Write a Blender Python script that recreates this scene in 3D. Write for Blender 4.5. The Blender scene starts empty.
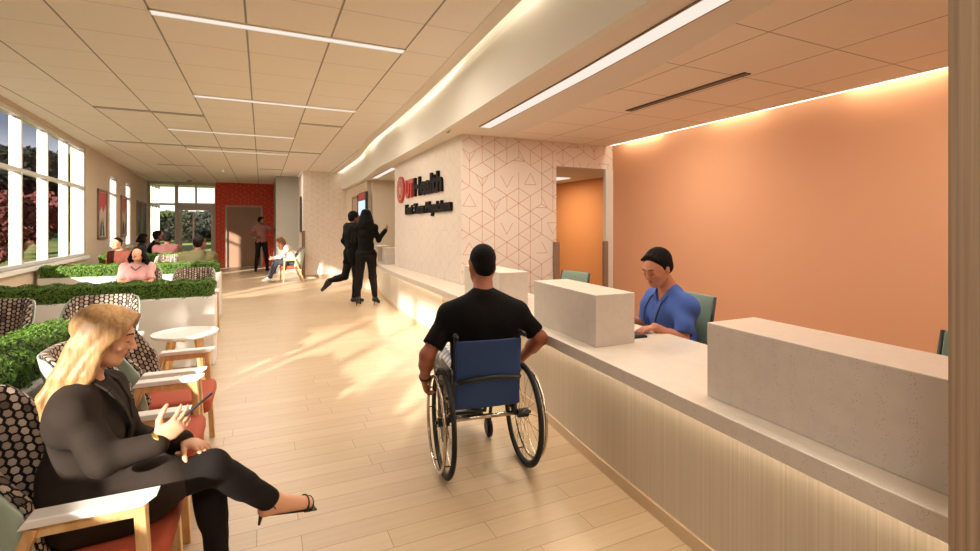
import bpy, bmesh, math, random
import numpy as np
from mathutils import Vector, Matrix
R = math.radians
PI = math.pi
scene = bpy.context.scene
COL = scene.collection
rnd = random.Random(7)
SKY=1.4; SUN=18.0; LIN=35; WASH=1.5; SOF=11; EXPO=0.38; COVE=5; LEDS=22; LAMP=.75; STRIP=2.4; CAREA=2.0


# ------------------------------------------------------------------ helpers
class MB:
    """collects shapes and links them as one mesh object"""
    def __init__(s):
        s.v = []; s.f = []; s.m = []
    def add(s, vs, fs, m=0):
        b = len(s.v); s.v += [tuple(v) for v in vs]
        s.f += [tuple(i + b for i in f) for f in fs]; s.m += [m] * len(fs)
        return s
    def box(s, a, b, m=0, M=None):
        x0, y0, z0 = a; x1, y1, z1 = b
        if x0 > x1: x0, x1 = x1, x0
        if y0 > y1: y0, y1 = y1, y0
        if z0 > z1: z0, z1 = z1, z0
        vs = [(x0,y0,z0),(x1,y0,z0),(x1,y1,z0),(x0,y1,z0),(x0,y0,z1),(x1,y0,z1),(x1,y1,z1),(x0,y1,z1)]
        if M is not None: vs = [tuple(M @ Vector(v)) for v in vs]
        return s.add(vs, [(0,3,2,1),(4,5,6,7),(0,1,5,4),(1,2,6,5),(2,3,7,6),(3,0,4,7)], m)
    def bar(s, a, b, w, h, m=0, up=(0,0,1)):
        a = Vector(a); b = Vector(b); d = b - a; L = d.length; d.normalize()
        u = Vector(up); x = d.cross(u)
        if x.length < 1e-4: x = d.cross(Vector((0,1,0)))
        x.normalize(); z = x.cross(d)
        M = Matrix((x, d, z)).transposed().to_4x4(); M.translation = a
        return s.box((-w/2,0,-h/2),(w/2,L,h/2), m, M)
    def tube(s, pts, r, n=8, m=0, cap=True):
        pts = [Vector(p) for p in pts]; rs = r if isinstance(r,(list,tuple)) else [r]*len(pts)
        b = len(s.v); N = len(pts); prev = None; vs = []; fs = []
        for i,p in enumerate(pts):
            t = (pts[min(i+1,N-1)] - pts[max(i-1,0)]).normalized()
            if prev is None:
                q = t.orthogonal().normalized()
            else:
                q = (prev - t * prev.dot(t)).normalized()
            prev = q; w = t.cross(q)
            for k in range(n):
                a = 2*PI*k/n; vs.append(p + (q*math.cos(a) + w*math.sin(a))*rs[i])
        for i in range(N-1):
            for k in range(n):
                k2 = (k+1)%n; fs.append((i*n+k, i*n+k2, (i+1)*n+k2, (i+1)*n+k))
        if cap:
            fs.append(tuple(range(n-1,-1,-1))); fs.append(tuple((N-1)*n+k for k in range(n)))
        return s.add(vs, fs, m)
    def lathe(s, prof, c=(0,0,0), n=32, m=0, axis='z'):
        vs = []; fs = []
        for (r,z) in prof:
            for k in range(n):
                a = 2*PI*k/n; x,y = r*math.cos(a), r*math.sin(a)
                p = (x,y,z) if axis=='z' else (z,x,y)
                vs.append((p[0]+c[0],p[1]+c[1],p[2]+c[2]))
        for i in range(len(prof)-1):
            for k in range(n):
                k2=(k+1)%n; fs.append((i*n+k,i*n+k2,(i+1)*n+k2,(i+1)*n+k))
        return s.add(vs,fs,m)
    def torus(s, R_, r, c=(0,0,0), n=48, k=8, m=0, ry=None):
        """ring about the x axis"""
        ry = ry or r; vs=[]; fs=[]
        for i in range(n):
            a=2*PI*i/n
            for j in range(k):
                b=2*PI*j/k; rr=R_+r*math.cos(b)
                vs.append((c[0]+ry*math.sin(b), c[1]+rr*math.cos(a), c[2]+rr*math.sin(a)))
        for i in range(n):
            for j in range(k):
                i2=(i+1)%n;j2=(j+1)%k; fs.append((i*k+j,i*k+j2,i2*k+j2,i2*k+j))
        return s.add(vs,fs,m)
    def prism(s, poly, z0, z1, m=0, mtop=None):
        n=len(poly); vs=[(x,y,z0) for x,y in poly]+[(x,y,z1) for x,y in poly]
        area = sum(poly[i][0]*poly[(i+1)%n][1]-poly[(i+1)%n][0]*poly[i][1] for i in range(n))
        s.add(vs,[],m)
        b=len(s.v)-2*n; I=list(range(n))
        if area<0: I=I[::-1]
        s.f.append(tuple(b+i for i in I[::-1])); s.m.append(m)
        s.f.append(tuple(b+n+i for i in I)); s.m.append(m if mtop is None else mtop)
        for q in range(n):
            i,j=I[q],I[(q+1)%n]; s.f.append((b+i,b+j,b+n+j,b+n+i)); s.m.append(m)
        return s
    def ball(s, c, r, n=12, m=0):
        rx,ry,rz = (r,r,r) if not isinstance(r,(tuple,list)) else r
        vs=[];fs=[]
        for i in range(n+1):
            t=PI*i/n
            for k in range(2*n):
                a=PI*k/n; vs.append((c[0]+rx*math.sin(t)*math.cos(a),c[1]+ry*math.sin(t)*math.sin(a),c[2]+rz*math.cos(t)))
        for i in range(n):
            for k in range(2*n):
                k2=(k+1)%(2*n); fs.append((i*2*n+k,(i+1)*2*n+k,(i+1)*2*n+k2,i*2*n+k2))
        return s.add(vs,fs,m)
    def xf(s, M):
        s.v=[tuple(M@Vector(v)) for v in s.v]; return s
    def build(s, name, mats, parent=None, smooth=False, bevel=0, seg=2, loc=None):
        me = bpy.data.meshes.new(name); me.from_pydata(s.v,[],s.f)
        if not isinstance(mats,(list,tuple)): mats=[mats]
        for m in mats: me.materials.append(m)
        me.polygons.foreach_set('material_index', s.m)
        if smooth: me.polygons.foreach_set('use_smooth',[True]*len(s.f))
        me.validate(); me.update()
        o = bpy.data.objects.new(name, me); COL.objects.link(o)
        if parent is not None: o.parent = parent
        if loc: o.location = loc
        if bevel:
            b=o.modifiers.new('bevel','BEVEL'); b.width=bevel; b.segments=seg; b.limit_method='ANGLE'; b.angle_limit=R(40)
            b.harden_normals=False
        return o

def tag(o, label=None, cat=None, group=None, kind=None):
    if label: o['label']=label
    if cat: o['category']=cat
    if group: o['group']=group
    if kind: o['kind']=kind
    return o
def thing(name, label, cat, loc=(0,0,0), rz=0, group=None, kind=None):
    o=bpy.data.objects.new(name,None); COL.objects.link(o); o.empty_display_size=.1
    o.location=loc; o.rotation_euler=(0,0,rz); return tag(o,label,cat,group,kind)
def copy_tree(o, parent=None):
    c=o.copy(); COL.objects.link(c)
    if parent is not None: c.parent=parent
    for ch in [q for q in list(o.children)]: copy_tree(ch,c)
    return c
def dup(o, label, loc, rz=0, group=None):
    c=copy_tree(o); c.location=loc; c.rotation_euler=(0,0,rz); c['label']=label
    if group: c['group']=group
    return c
def struct(o): o['kind']='structure'; return o

# ------------------------------------------------------------------ materials
def srgb(r,g,b):
    f=lambda c:(c/255/12.92 if c/255<=.04045 else ((c/255+.055)/1.055)**2.4)
    return (f(r),f(g),f(b),1)
def mat(name, col, rough=.6, metal=0, emit=0, ecol=None, spec=.5, bump=0, bscale=50, noise=0, nscale=8, coat=0):
    m=bpy.data.materials.new(name); m.use_nodes=True; nt=m.node_tree; b=nt.nodes['Principled BSDF']
    b.inputs['Base Color'].default_value=col; b.inputs['Roughness'].default_value=rough
    b.inputs['Metallic'].default_value=metal; b.inputs['Specular IOR Level'].default_value=spec
    if coat: b.inputs['Coat Weight'].default_value=coat
    if emit:
        b.inputs['Emission Color'].default_value=ecol or col; b.inputs['Emission Strength'].default_value=emit
    tc=None
    if noise or bump:
        tc=nt.nodes.new('ShaderNodeTexCoord')
    if noise:
        n=nt.nodes.new('ShaderNodeTexNoise'); n.inputs['Scale'].default_value=nscale; n.inputs['Detail'].default_value=4
        nt.links.new(tc.outputs['Object'],n.inputs['Vector'])
        mx=nt.nodes.new('ShaderNodeMixRGB'); mx.inputs[1].default_value=tuple(c*(1-noise) for c in col[:3])+(1,)
        mx.inputs[2].default_value=tuple(min(1,c*(1+noise)) for c in col[:3])+(1,)
        nt.links.new(n.outputs['Fac'],mx.inputs[0]); nt.links.new(mx.outputs[0],b.inputs['Base Color'])
    if bump:
        n=nt.nodes.new('ShaderNodeTexNoise'); n.inputs['Scale'].default_value=bscale; n.inputs['Detail'].default_value=3
        nt.links.new(tc.outputs['Object'],n.inputs['Vector'])
        bp=nt.nodes.new('ShaderNodeBump'); bp.inputs['Strength'].default_value=bump; bp.inputs['Distance'].default_value=.01
        nt.links.new(n.outputs['Fac'],bp.inputs['Height']); nt.links.new(bp.outputs[0],b.inputs['Normal'])
    return m
def N(nt,t,**k):
    n=nt.nodes.new(t)
    for a,v in k.items():
        if a=='inp':
            for i,q in v.items(): n.inputs[i].default_value=q
        else: setattr(n,a,v)
    return n
def math_(nt,op,a,b=None,c=None):
    n=nt.nodes.new('ShaderNodeMath'); n.operation=op
    for i,x in enumerate((a,b,c)):
        if x is None: continue
        if isinstance(x,(int,float)): n.inputs[i].default_value=x
        else: nt.links.new(x,n.inputs[i])
    return n.outputs[0]
def ramp(nt,fac,stops,interp='LINEAR'):
    r=nt.nodes.new('ShaderNodeValToRGB'); r.color_ramp.interpolation=interp
    while len(r.color_ramp.elements)<len(stops): r.color_ramp.elements.new(.5)
    for e,(p,c) in zip(r.color_ramp.elements,stops): e.position=p; e.color=c
    nt.links.new(fac,r.inputs[0]); return r.outputs[0]
def mix(nt,fac,a,b,mode='MIX'):
    n=nt.nodes.new('ShaderNodeMixRGB'); n.blend_type=mode
    for i,x in enumerate((fac,a,b)):
        if isinstance(x,(int,float)): n.inputs[i].default_value=x
        elif isinstance(x,tuple): n.inputs[i].default_value=x
        else: nt.links.new(x,n.inputs[i])
    return n.outputs[0]

# floor: light maple planks 13 cm wide running across the room
def floor_mat():
    m=mat('maple_plank_floor',srgb(212,182,148),.36); nt=m.node_tree; b=nt.nodes['Principled BSDF']
    tc=N(nt,'ShaderNodeTexCoord'); br=N(nt,'ShaderNodeTexBrick')
    br.offset=0; br.offset_frequency=2; br.squash=1
    br.inputs['Scale'].default_value=1; br.inputs['Brick Width'].default_value=.92; br.inputs['Row Height'].default_value=.131
    br.inputs['Mortar Size'].default_value=.0016; br.inputs['Mortar Smooth'].default_value=.3; br.inputs['Bias'].default_value=0
    br.inputs['Color1'].default_value=srgb(200,176,144); br.inputs['Color2'].default_value=srgb(190,166,134)
    br.inputs['Mortar'].default_value=srgb(140,106,70)
    sp=N(nt,'ShaderNodeSeparateXYZ'); nt.links.new(tc.outputs['Object'],sp.inputs[0])
    row=math_(nt,'FLOOR',math_(nt,'DIVIDE',sp.outputs['Y'],.131)); wn=N(nt,'ShaderNodeTexWhiteNoise'); wn.noise_dimensions='1D'; nt.links.new(row,wn.inputs['W'])
    cb=N(nt,'ShaderNodeCombineXYZ'); nt.links.new(math_(nt,'ADD',sp.outputs['X'],math_(nt,'MULTIPLY',wn.outputs['Value'],.92)),cb.inputs[0]); nt.links.new(sp.outputs['Y'],cb.inputs[1])
    nt.links.new(cb.outputs[0],br.inputs['Vector'])
    mp=N(nt,'ShaderNodeMapping'); mp.inputs['Scale'].default_value=(2.2,30,1); nt.links.new(tc.outputs['Object'],mp.inputs[0])
    n=N(nt,'ShaderNodeTexNoise'); n.inputs['Scale'].default_value=1.4; n.inputs['Detail'].default_value=5; nt.links.new(mp.outputs[0],n.inputs['Vector'])
    g=ramp(nt,n.outputs['Fac'],[(.35,(.93,.92,.9,1)),(.7,(1,1,1,1))])
    nt.links.new(mix(nt,1.0,br.outputs['Color'],g,'MULTIPLY'),b.inputs['Base Color'])
    bp=N(nt,'ShaderNodeBump'); bp.inputs['Strength'].default_value=.25; bp.inputs['Distance'].default_value=.002; bp.invert=True
    nt.links.new(br.outputs['Fac'],bp.inputs['Height']); nt.links.new(bp.outputs[0],b.inputs['Normal'])
    return m
# acoustic tile ceiling: strong runner lines and faint cross joints on a 61 cm module
def tile_mat(name,col,x0,y0,runner=.0075,cross=.0035,cdark=.62):
    m=mat(name,col,.85,spec=.2); nt=m.node_tree; b=nt.nodes['Principled BSDF']
    tc=N(nt,'ShaderNodeTexCoord'); sp=N(nt,'ShaderNodeSeparateXYZ'); nt.links.new(tc.outputs['Object'],sp.inputs[0])
    def line(o,off,w,p):
        t=math_(nt,'FRACT',math_(nt,'DIVIDE',math_(nt,'SUBTRACT',o,off-50*p),p))
        t=math_(nt,'MINIMUM',t,math_(nt,'SUBTRACT',1.0,t))
        return math_(nt,'LESS_THAN',t,w/p)
    lx=line(sp.outputs['X'],x0,runner,.6125); ly=line(sp.outputs['Y'],y0,cross,.605)
    dk=tuple(c*.38 for c in col[:3])+(1,); dk2=tuple(c*cdark for c in col[:3])+(1,)
    n=N(nt,'ShaderNodeTexNoise'); n.inputs['Scale'].default_value=160; nt.links.new(tc.outputs['Object'],n.inputs['Vector'])
    mp=N(nt,'ShaderNodeMapping'); mp.inputs['Scale'].default_value=(1.5,40,1); nt.links.new(tc.outputs['Object'],mp.inputs[0])
    n2=N(nt,'ShaderNodeTexNoise'); n2.inputs['Scale'].default_value=2; nt.links.new(mp.outputs[0],n2.inputs['Vector'])
    base=mix(nt,n2.outputs['Fac'],tuple(c*.96 for c in col[:3])+(1,),tuple(min(1,c*1.04) for c in col[:3])+(1,))
    base=mix(nt,math_(nt,'MULTIPLY',n.outputs['Fac'],.12),base,tuple(c*.8 for c in col[:3])+(1,))
    c1=mix(nt,ly,base,dk2); c2=mix(nt,lx,c1,dk); nt.links.new(c2,b.inputs['Base Color'])
    bp=N(nt,'ShaderNodeBump'); bp.inputs['Strength'].default_value=.5; bp.inputs['Distance'].default_value=.004; bp.invert=True
    nt.links.new(math_(nt,'MAXIMUM',lx,ly),bp.inputs['Height']); nt.links.new(bp.outputs[0],b.inputs['Normal'])
    return m
# vertical comb grain wood laminate
def grain_mat(name,c1,c2,c3,sx=60,sz=1.2,rough=.5):
    m=mat(name,c1,rough); nt=m.node_tree; b=nt.nodes['Principled BSDF']
    tc=N(nt,'ShaderNodeTexCoord'); mp=N(nt,'ShaderNodeMapping'); mp.inputs['Scale'].default_value=(sx,sx,sz)
    nt.links.new(tc.outputs['Object'],mp.inputs[0])
    n=N(nt,'ShaderNodeTexNoise'); n.inputs['Scale'].default_value=1; n.inputs['Detail'].default_value=6; n.inputs['Roughness'].default_value=.65
    nt.links.new(mp.outputs[0],n.inputs['Vector'])
    nt.links.new(ramp(nt,n.outputs['Fac'],[(.3,c2),(.5,c1),(.68,c3)]),b.inputs['Base Color'])
    return m
# speckled solid surface
def speckle_mat(name,col,spk,scale=140,rough=.35):
    m=mat(name,col,rough); nt=m.node_tree; b=nt.nodes['Principled BSDF']
    tc=N(nt,'ShaderNodeTexCoord'); v=N(nt,'ShaderNodeTexVoronoi'); v.inputs['Scale'].default_value=scale
    nt.links.new(tc.outputs['Object'],v.inputs['Vector'])
    sp=N(nt,'ShaderNodeSeparateColor'); nt.links.new(v.outputs['Color'],sp.inputs[0])
    a=math_(nt,'GREATER_THAN',sp.outputs[0],.8); c=math_(nt,'LESS_THAN',v.outputs['Distance'],.28)
    s=math_(nt,'MULTIPLY',a,c)
    n=N(nt,'ShaderNodeTexNoise'); n.inputs['Scale'].default_value=18; n.inputs['Detail'].default_value=6; nt.links.new(tc.outputs['Object'],n.inputs['Vector'])
    base=mix(nt,n.outputs['Fac'],tuple(c_*.9 for c_ in col[:3])+(1,),tuple(min(1,c_*1.08) for c_ in col[:3])+(1,))
    nt.links.new(mix(nt,math_(nt,'MULTIPLY',s,.5),base,spk),b.inputs['Base Color'])
    return m
# upholstery: rows of cream and taupe dots on dark brown
def dots_mat(name):
    m=mat(name,srgb(40,32,30),.9,spec=.2); nt=m.node_tree; b=nt.nodes['Principled BSDF']
    tc=N(nt,'ShaderNodeTexCoord'); sp=N(nt,'ShaderNodeSeparateXYZ'); nt.links.new(tc.outputs['UV'],sp.inputs[0])
    P=.031
    u=math_(nt,'DIVIDE',sp.outputs['X'],P); cid=math_(nt,'FLOOR',u); fu=math_(nt,'SUBTRACT',math_(nt,'FRACT',u),.5)
    odd=math_(nt,'ABSOLUTE',math_(nt,'MODULO',cid,2.0))
    v=math_(nt,'ADD',math_(nt,'DIVIDE',sp.outputs['Y'],P*.92),math_(nt,'MULTIPLY',odd,.5)); rid=math_(nt,'FLOOR',v)
    fv=math_(nt,'SUBTRACT',math_(nt,'FRACT',v),.5)
    ax=math_(nt,'ABSOLUTE',fu); ay=math_(nt,'ABSOLUTE',fv)
    hexd=math_(nt,'MAXIMUM',math_(nt,'MULTIPLY',ay,1.0),math_(nt,'ADD',math_(nt,'MULTIPLY',ax,.87),math_(nt,'MULTIPLY',ay,.5)))
    dot=math_(nt,'LESS_THAN',hexd,.395)
    wn=N(nt,'ShaderNodeTexWhiteNoise'); wn.noise_dimensions='2D'
    cb=N(nt,'ShaderNodeCombineXYZ'); nt.links.new(cid,cb.inputs[0]); nt.links.new(rid,cb.inputs[1]); nt.links.new(cb.outputs[0],wn.inputs['Vector'])
    colsel=math_(nt,'ADD',math_(nt,'MULTIPLY',odd,.45),math_(nt,'MULTIPLY',wn.outputs['Value'],.55))
    dc=ramp(nt,colsel,[(.0,srgb(222,208,188)),(.4,srgb(164,146,132)),(.7,srgb(190,170,150)),(.95,srgb(106,90,82))])
    nt.links.new(mix(nt,dot,srgb(34,28,29),dc),b.inputs['Base Color'])
    return m
def glass_mat(name,tint,refl=.06):
    m=bpy.data.materials.new(name); m.use_nodes=True; nt=m.node_tree; nt.nodes.clear()
    o=N(nt,'ShaderNodeOutputMaterial'); t=N(nt,'ShaderNodeBsdfTransparent'); g=N(nt,'ShaderNodeBsdfGlossy')
    t.inputs[0].default_value=tint; g.inputs['Roughness'].default_value=.02; g.inputs[0].default_value=(1,1,1,1)
    x=N(nt,'ShaderNodeMixShader'); x.inputs[0].default_value=refl
    nt.links.new(t.outputs[0],x.inputs[1]); nt.links.new(g.outputs[0],x.inputs[2]); nt.links.new(x.outputs[0],o.inputs[0]); return m
def emis(name,col,s):
    m=bpy.data.materials.new(name); m.use_nodes=True; nt=m.node_tree; nt.nodes.clear()
    o=N(nt,'ShaderNodeOutputMaterial'); e=N(nt,'ShaderNodeEmission'); e.inputs[0].default_value=col; e.inputs[1].default_value=s
    nt.links.new(e.outputs[0],o.inputs[0]); return m

M_floor=floor_mat()
M_tile=tile_mat('acoustic_tile',srgb(240,232,221),-.72,4.13)
M_tile2=tile_mat('reception_tile',srgb(238,222,206),2.50,1.745,runner=.0045,cross=.0045,cdark=.5)
M_gyp=mat('gypsum_paint',srgb(226,214,200),.8,spec=.2)
M_gypw=mat('bulkhead_paint',srgb(226,220,208),.7,spec=.2)
M_wall=mat('warm_wall_paint',srgb(208,190,166),.8,spec=.2,noise=.02,nscale=3)
M_orange=mat('apricot_wall_paint',srgb(218,160,122),.75,spec=.2,noise=.015,nscale=2)
M_orange2=mat('corridor_orange_paint',srgb(232,158,100),.75,spec=.2)
M_red=mat('red_wallcovering',srgb(212,66,40),.7)
M_redline=mat('coral_line',srgb(232,128,100),.7)
M_pat=mat('ivory_wallcovering',srgb(228,214,200),.75,noise=.04,nscale=4)
M_patline=mat('copper_line',srgb(202,146,112),.6)
M_patfaint=mat('ivory_faint_line',srgb(214,194,174),.7)
M_grey=mat('sage_grey_paint',srgb(176,172,160),.7)
M_frame=mat('white_aluminium',srgb(214,210,204),.4,metal=.0)
M_alu=mat('silver_aluminium',srgb(196,190,182),.4,metal=.2)
M_base=mat('taupe_baseboard',srgb(176,152,128),.5)
M_brown=mat('walnut_door_laminate',srgb(150,116,92),.5,noise=.08,nscale=3)
M_jamb=mat('door_jamb_paint',srgb(180,158,136),.5)
M_guard=mat('taupe_corner_guard',srgb(142,112,92),.5)
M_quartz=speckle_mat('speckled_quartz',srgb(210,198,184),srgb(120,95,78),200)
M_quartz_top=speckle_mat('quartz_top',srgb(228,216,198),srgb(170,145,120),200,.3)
M_comb=grain_mat('comb_grain_laminate',srgb(200,186,166),srgb(188,172,150),srgb(212,198,178),130,.35)
M_combw=grain_mat('comb_grain_laminate_column',srgb(176,150,122),srgb(138,112,88),srgb(204,178,146),34,.3)
M_cream=mat('cream_solid_panel',srgb(232,222,204),.4)
M_kick=mat('tan_toe_kick',srgb(206,180,148),.4)
M_led=emis('led_strip',(1,.86,.66,1),LEDS)
M_ledc=emis('cove_led',(1,.92,.78,1),COVE)
M_light=emis('linear_lamp',(1,.88,.76,1),LAMP)
M_green=mat('hedge_leaf',srgb(96,132,44),.7,noise=.45,nscale=30)
M_green_d=mat('hedge_core',srgb(38,58,20),.9)
M_planter=mat('white_planter',srgb(232,228,220),.5)
M_planterg=mat('grey_planter_rim',srgb(168,162,150),.5)
M_dots=dots_mat('dotted_upholstery')
M_shell=mat('pale_sage_shell',srgb(176,192,176),.35)
M_seat=mat('rust_upholstery',srgb(176,78,48),.75,bump=.1,bscale=300)
M_oak=grain_mat('oak_wood',srgb(222,176,120),srgb(196,146,92),srgb(236,196,142),30,3,.45)
M_white=mat('white_lacquer',srgb(242,238,232),.35)
M_blk=mat('black_plastic',srgb(22,21,21),.45)
M_blkfab=mat('black_fabric',srgb(17,14,13),.85,spec=.15,bump=.15,bscale=60)
M_steel=mat('polished_steel',srgb(200,190,176),.2,metal=.95)
M_rubber=mat('tyre_rubber',srgb(24,22,22),.75)
M_navy=mat('navy_sling_fabric',srgb(30,58,104),.7,bump=.12,bscale=200)
M_skin_f=mat('fair_skin',srgb(224,168,134),.5,spec=.4)
M_skin_m=mat('tan_skin',srgb(186,120,88),.5)
M_skin_d=mat('brown_skin',srgb(122,72,50),.5)
M_lips=mat('rose_lips',srgb(168,84,72),.4)
M_blond=grain_mat('blond_hair',srgb(172,132,86),srgb(140,102,62),srgb(196,158,110),90,14,.5)
M_hblk=mat('black_hair',srgb(14,11,10),.8,spec=.2,bump=.3,bscale=90)
M_hbrn=mat('dark_brown_hair',srgb(24,17,13),.85,spec=.15,bump=.3,bscale=120)
M_coat=mat('charcoal_brown_wool',srgb(50,42,36),.85,spec=.15,bump=.12,bscale=220)
M_trs=mat('black_trouser_cloth',srgb(30,26,24),.85,spec=.15)
M_scrub=mat('blue_scrub_cloth',srgb(76,104,178),.8,spec=.2,bump=.1,bscale=80)
M_gold=mat('gold_bangle',srgb(220,190,110),.25,metal=.9)
M_ink=mat('sign_black',srgb(24,20,18),.7,spec=.15)
M_signred=mat('sign_red',srgb(176,42,30),.45)
M_glass=glass_mat('tinted_window_glass',(.74,.76,.80,1),.05)
M_glassc=glass_mat('clear_door_glass',(.92,.94,.92,1),.05)

# ------------------------------------------------------------------ layout curves
def interp(pts,y):
    ys=[p[1] for p in pts]; xs=[p[0] for p in pts]
    # smooth (catmull) interpolation
    if y<=ys[0]: return xs[0]+(xs[1]-xs[0])/(ys[1]-ys[0])*(y-ys[0])
    if y>=ys[-1]: return xs[-1]
    for i in range(len(ys)-1):
        if ys[i]<=y<=ys[i+1]:
            t=(y-ys[i])/(ys[i+1]-ys[i]); a=xs[max(i-1,0)];b=xs[i];c_=xs[i+1];d=xs[min(i+2,len(xs)-1)]
            return .5*((2*b)+(-a+c_)*t+(2*a-5*b+4*c_-d)*t*t+(-a+3*b-3*c_+d)*t**3)
SLAB=[(1.395,.505),(1.44,1.14),(1.485,1.62),(1.56,2.5),(1.61,3.1),(1.665,4.3),(1.70,5.3),(1.715,6.6),(1.76,7.6),(1.86,8.7),(1.97,9.9),(2.07,10.95)]
BASE=[(1.62,.505),(1.70,1.52),(1.77,2.24),(1.875,3.08),(1.95,4.4),(2.0,6.0),(2.02,7.4),(2.10,8.7),(2.21,9.9),(2.33,10.95)]
BULK=[(1.55,-3.4),(1.58,0),(1.63,1.7),(1.68,2.8),(1.75,4.1),(1.82,5.6),(1.86,7.4),(1.87,8.5),(1.94,9.6),(2.02,10.8),(2.03,12.2),(2.03,14.1)]
INNER=[(1.98,-3.4),(2.02,0),(2.18,1.5),(2.42,2.7),(2.54,3.6),(2.58,4.4),(2.60,5.12)]
def curve(c,y0,y1,n,off=0): return [(interp(c,y0+(y1-y0)*i/n)+off,y0+(y1-y0)*i/n) for i in range(n+1)]
CZ=2.93; RZ=2.457; YB=-3.5
def wx(y): return -2.738-.0588*(y-7.475)      # inner face of the window wall

# ------------------------------------------------------------------ shell
b=MB(); b.prism([(-3.9,YB-.2),(7.2,YB-.2),(7.2,19.6),(-3.9,19.6)],-.12,0); struct(b.build('floor',M_floor))
# main ceiling up to the cove slot (with a plain gypsum margin)
edge=curve(BULK,YB,14.1,60,-.10); margin=curve(BULK,YB,14.1,60,-.22)
b=MB()
b.prism([(wx(YB)-.3,YB)]+margin+[(.99,14.1),(.99,19.5),(wx(19.5)-.3,19.5)],CZ,CZ+.06)
struct(b.build('ceiling',M_tile))
b=MB(); b.prism(edge+margin[::-1],CZ-.004,CZ+.06); struct(b.build('trim_1',M_gyp))
# bulkhead: vertical curved face, rises into the slot above the ceiling
f0=curve(BULK,YB,14.1,60); f1=curve(BULK,YB,14.1,60,.06)
b=MB(); b.prism(f0+f1[::-1],RZ,CZ+.16); struct(b.build('wall_bulkhead',M_gypw,smooth=False))
b=MB(); b.prism(curve(BULK,YB,14.1,60,-.22)+curve(BULK,YB,14.1,60,.06)[::-1],CZ+.16,CZ+.2); struct(b.build('trim_2',M_gypw))
# cove led strip
t=thing('cove_light','continuous warm strip lamp tucked in the slot along the curved bulkhead top','light',(0,0,CZ))
b=MB(); b.prism(curve(BULK,YB+.1,14.0,60,-.10)+curve(BULK,YB+.1,14.0,60,-.07)[::-1],.062,.074); b.build('mounting_channel',M_white,t)
b=MB(); b.prism(curve(BULK,YB+.1,14.0,60,-.095)+curve(BULK,YB+.1,14.0,60,-.072)[::-1],.0745,.084); b.build('led_strip',M_ledc,t)
# soffit
so=curve(BULK,YB,5.12,40,.06); si=curve(INNER,YB,5.12,40)
b=MB(); b.prism([(1.9,5.12)]+[p for p in so[::-1] if p[1]<5.12]+si,RZ,RZ+.05)
# ceiling of the strip in front of the patterned wall and the far recess
so2=curve(BULK,5.12,14.1,40,.06)
b.prism(so2+[(6.0,14.1),(6.0,5.24),(2.6,5.24),(2.6,5.12)],RZ,RZ+.05)
struct(b.build('ceiling_soffit',M_gyp))
b=MB(); b.prism(si+[(4.1,5.12),(4.1,YB)],RZ+.006,RZ+.05); struct(b.build('ceiling_reception',M_tile2))
# slot over the orange wall
b=MB(); b.box((4.1,YB,RZ+.10),(4.25,5.12,RZ+.14)); b.box((4.085,YB,RZ),(4.10,5.12,RZ+.14)); struct(b.build('trim_3',M_white))
WALL_OR=4.20
b=MB(); b.box((WALL_OR,YB,0),(WALL_OR+.12,5.15,RZ+.2)); struct(b.build('wall_right',M_orange))
b=MB(); b.box((-3,YB-.12,0),(5.5,YB,3.1)); struct(b.build('wall_back',M_wall))

# ---- line patterns
def pattern(mb, O, U, V, w, h, a, lw, m, seed, drop=.30, eps=.002):
    """star/rhombus line work laid on plane O + u U + v V"""
    r_=random.Random(seed); O=Vector(O);U=Vector(U);V=Vector(V);Nn=U.cross(V)
    def seg(p,q):
        # clip
        x0,y0=p;x1,y1=q
        t0,t1=0,1
        for d,c0,lo,hi in ((x1-x0,x0,0,w),(y1-y0,y0,0,h)):
            if abs(d)<1e-9:
                if c0<lo or c0>hi: return
            else:
                ta=(lo-c0)/d;tb=(hi-c0)/d
                if ta>tb: ta,tb=tb,ta
                t0=max(t0,ta);t1=min(t1,tb)
        if t1-t0<.02: return
        p=(x0+(x1-x0)*t0,y0+(y1-y0)*t0);q=(x0+(x1-x0)*t1,y0+(y1-y0)*t1)
        d=Vector((q[0]-p[0],q[1]-p[1]));L=d.length
        n=Vector((-d.y,d.x))/L*lw/2
        vs=[]
        for (x,y) in ((p[0]+n.x,p[1]+n.y),(p[0]-n.x,p[1]-n.y),(q[0]-n.x,q[1]-n.y),(q[0]+n.x,q[1]+n.y)):
            vs.append(O+U*x+V*y+Nn*eps)
        mb.add(vs,[(0,1,2,3)],m)
    sx=a*math.sqrt(3)/2
    nx=int(w/sx)+3; ny=int(h/a)+3
    def pt(i,j): return (i*sx-sx*.4, (j+(i%2)*.5)*a-a*.4)
    def half(i,j): return pt(i,j)
    cls=lambda i,j: (j-(i//2)+2*i)%3
    def nbs(i,j): o=i%2; return [(i,j+1),(i+1,j+o),(i+1,j-1+o),(i,j-1),(i-1,j-1+o),(i-1,j+o)]
    for i in range(-1,nx):
        for j in range(-1,ny):
            p=pt(i,j); c0=cls(i,j); nb=nbs(i,j)
            for (ni,nj) in nb[:3]:
                q=pt(ni,nj); cs={c0,cls(ni,nj)}; rr=r_.random()
                if cs=={0,1} and rr<.95: seg(p,q)
            if c0==2:
                kk=r_.random(); k0=r_.choice((0,1))
                if kk<.72:
                    for t_ in range(6 if kk<.38 else 3):
                        q=pt(*nb[t_ if kk<.38 else (k0+2*t_)%6]); seg(p,q)
                if kk>.38:
                    mm=[pt(*nb[(k0+2*t_)%6]) for t_ in range(3)]; mm=[((p[0]+q[0])/2,(p[1]+q[1])/2) for q in mm]
                    seg(mm[0],mm[1]); seg(mm[1],mm[2])
                    if kk>.8: seg(mm[2],mm[0])
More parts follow.
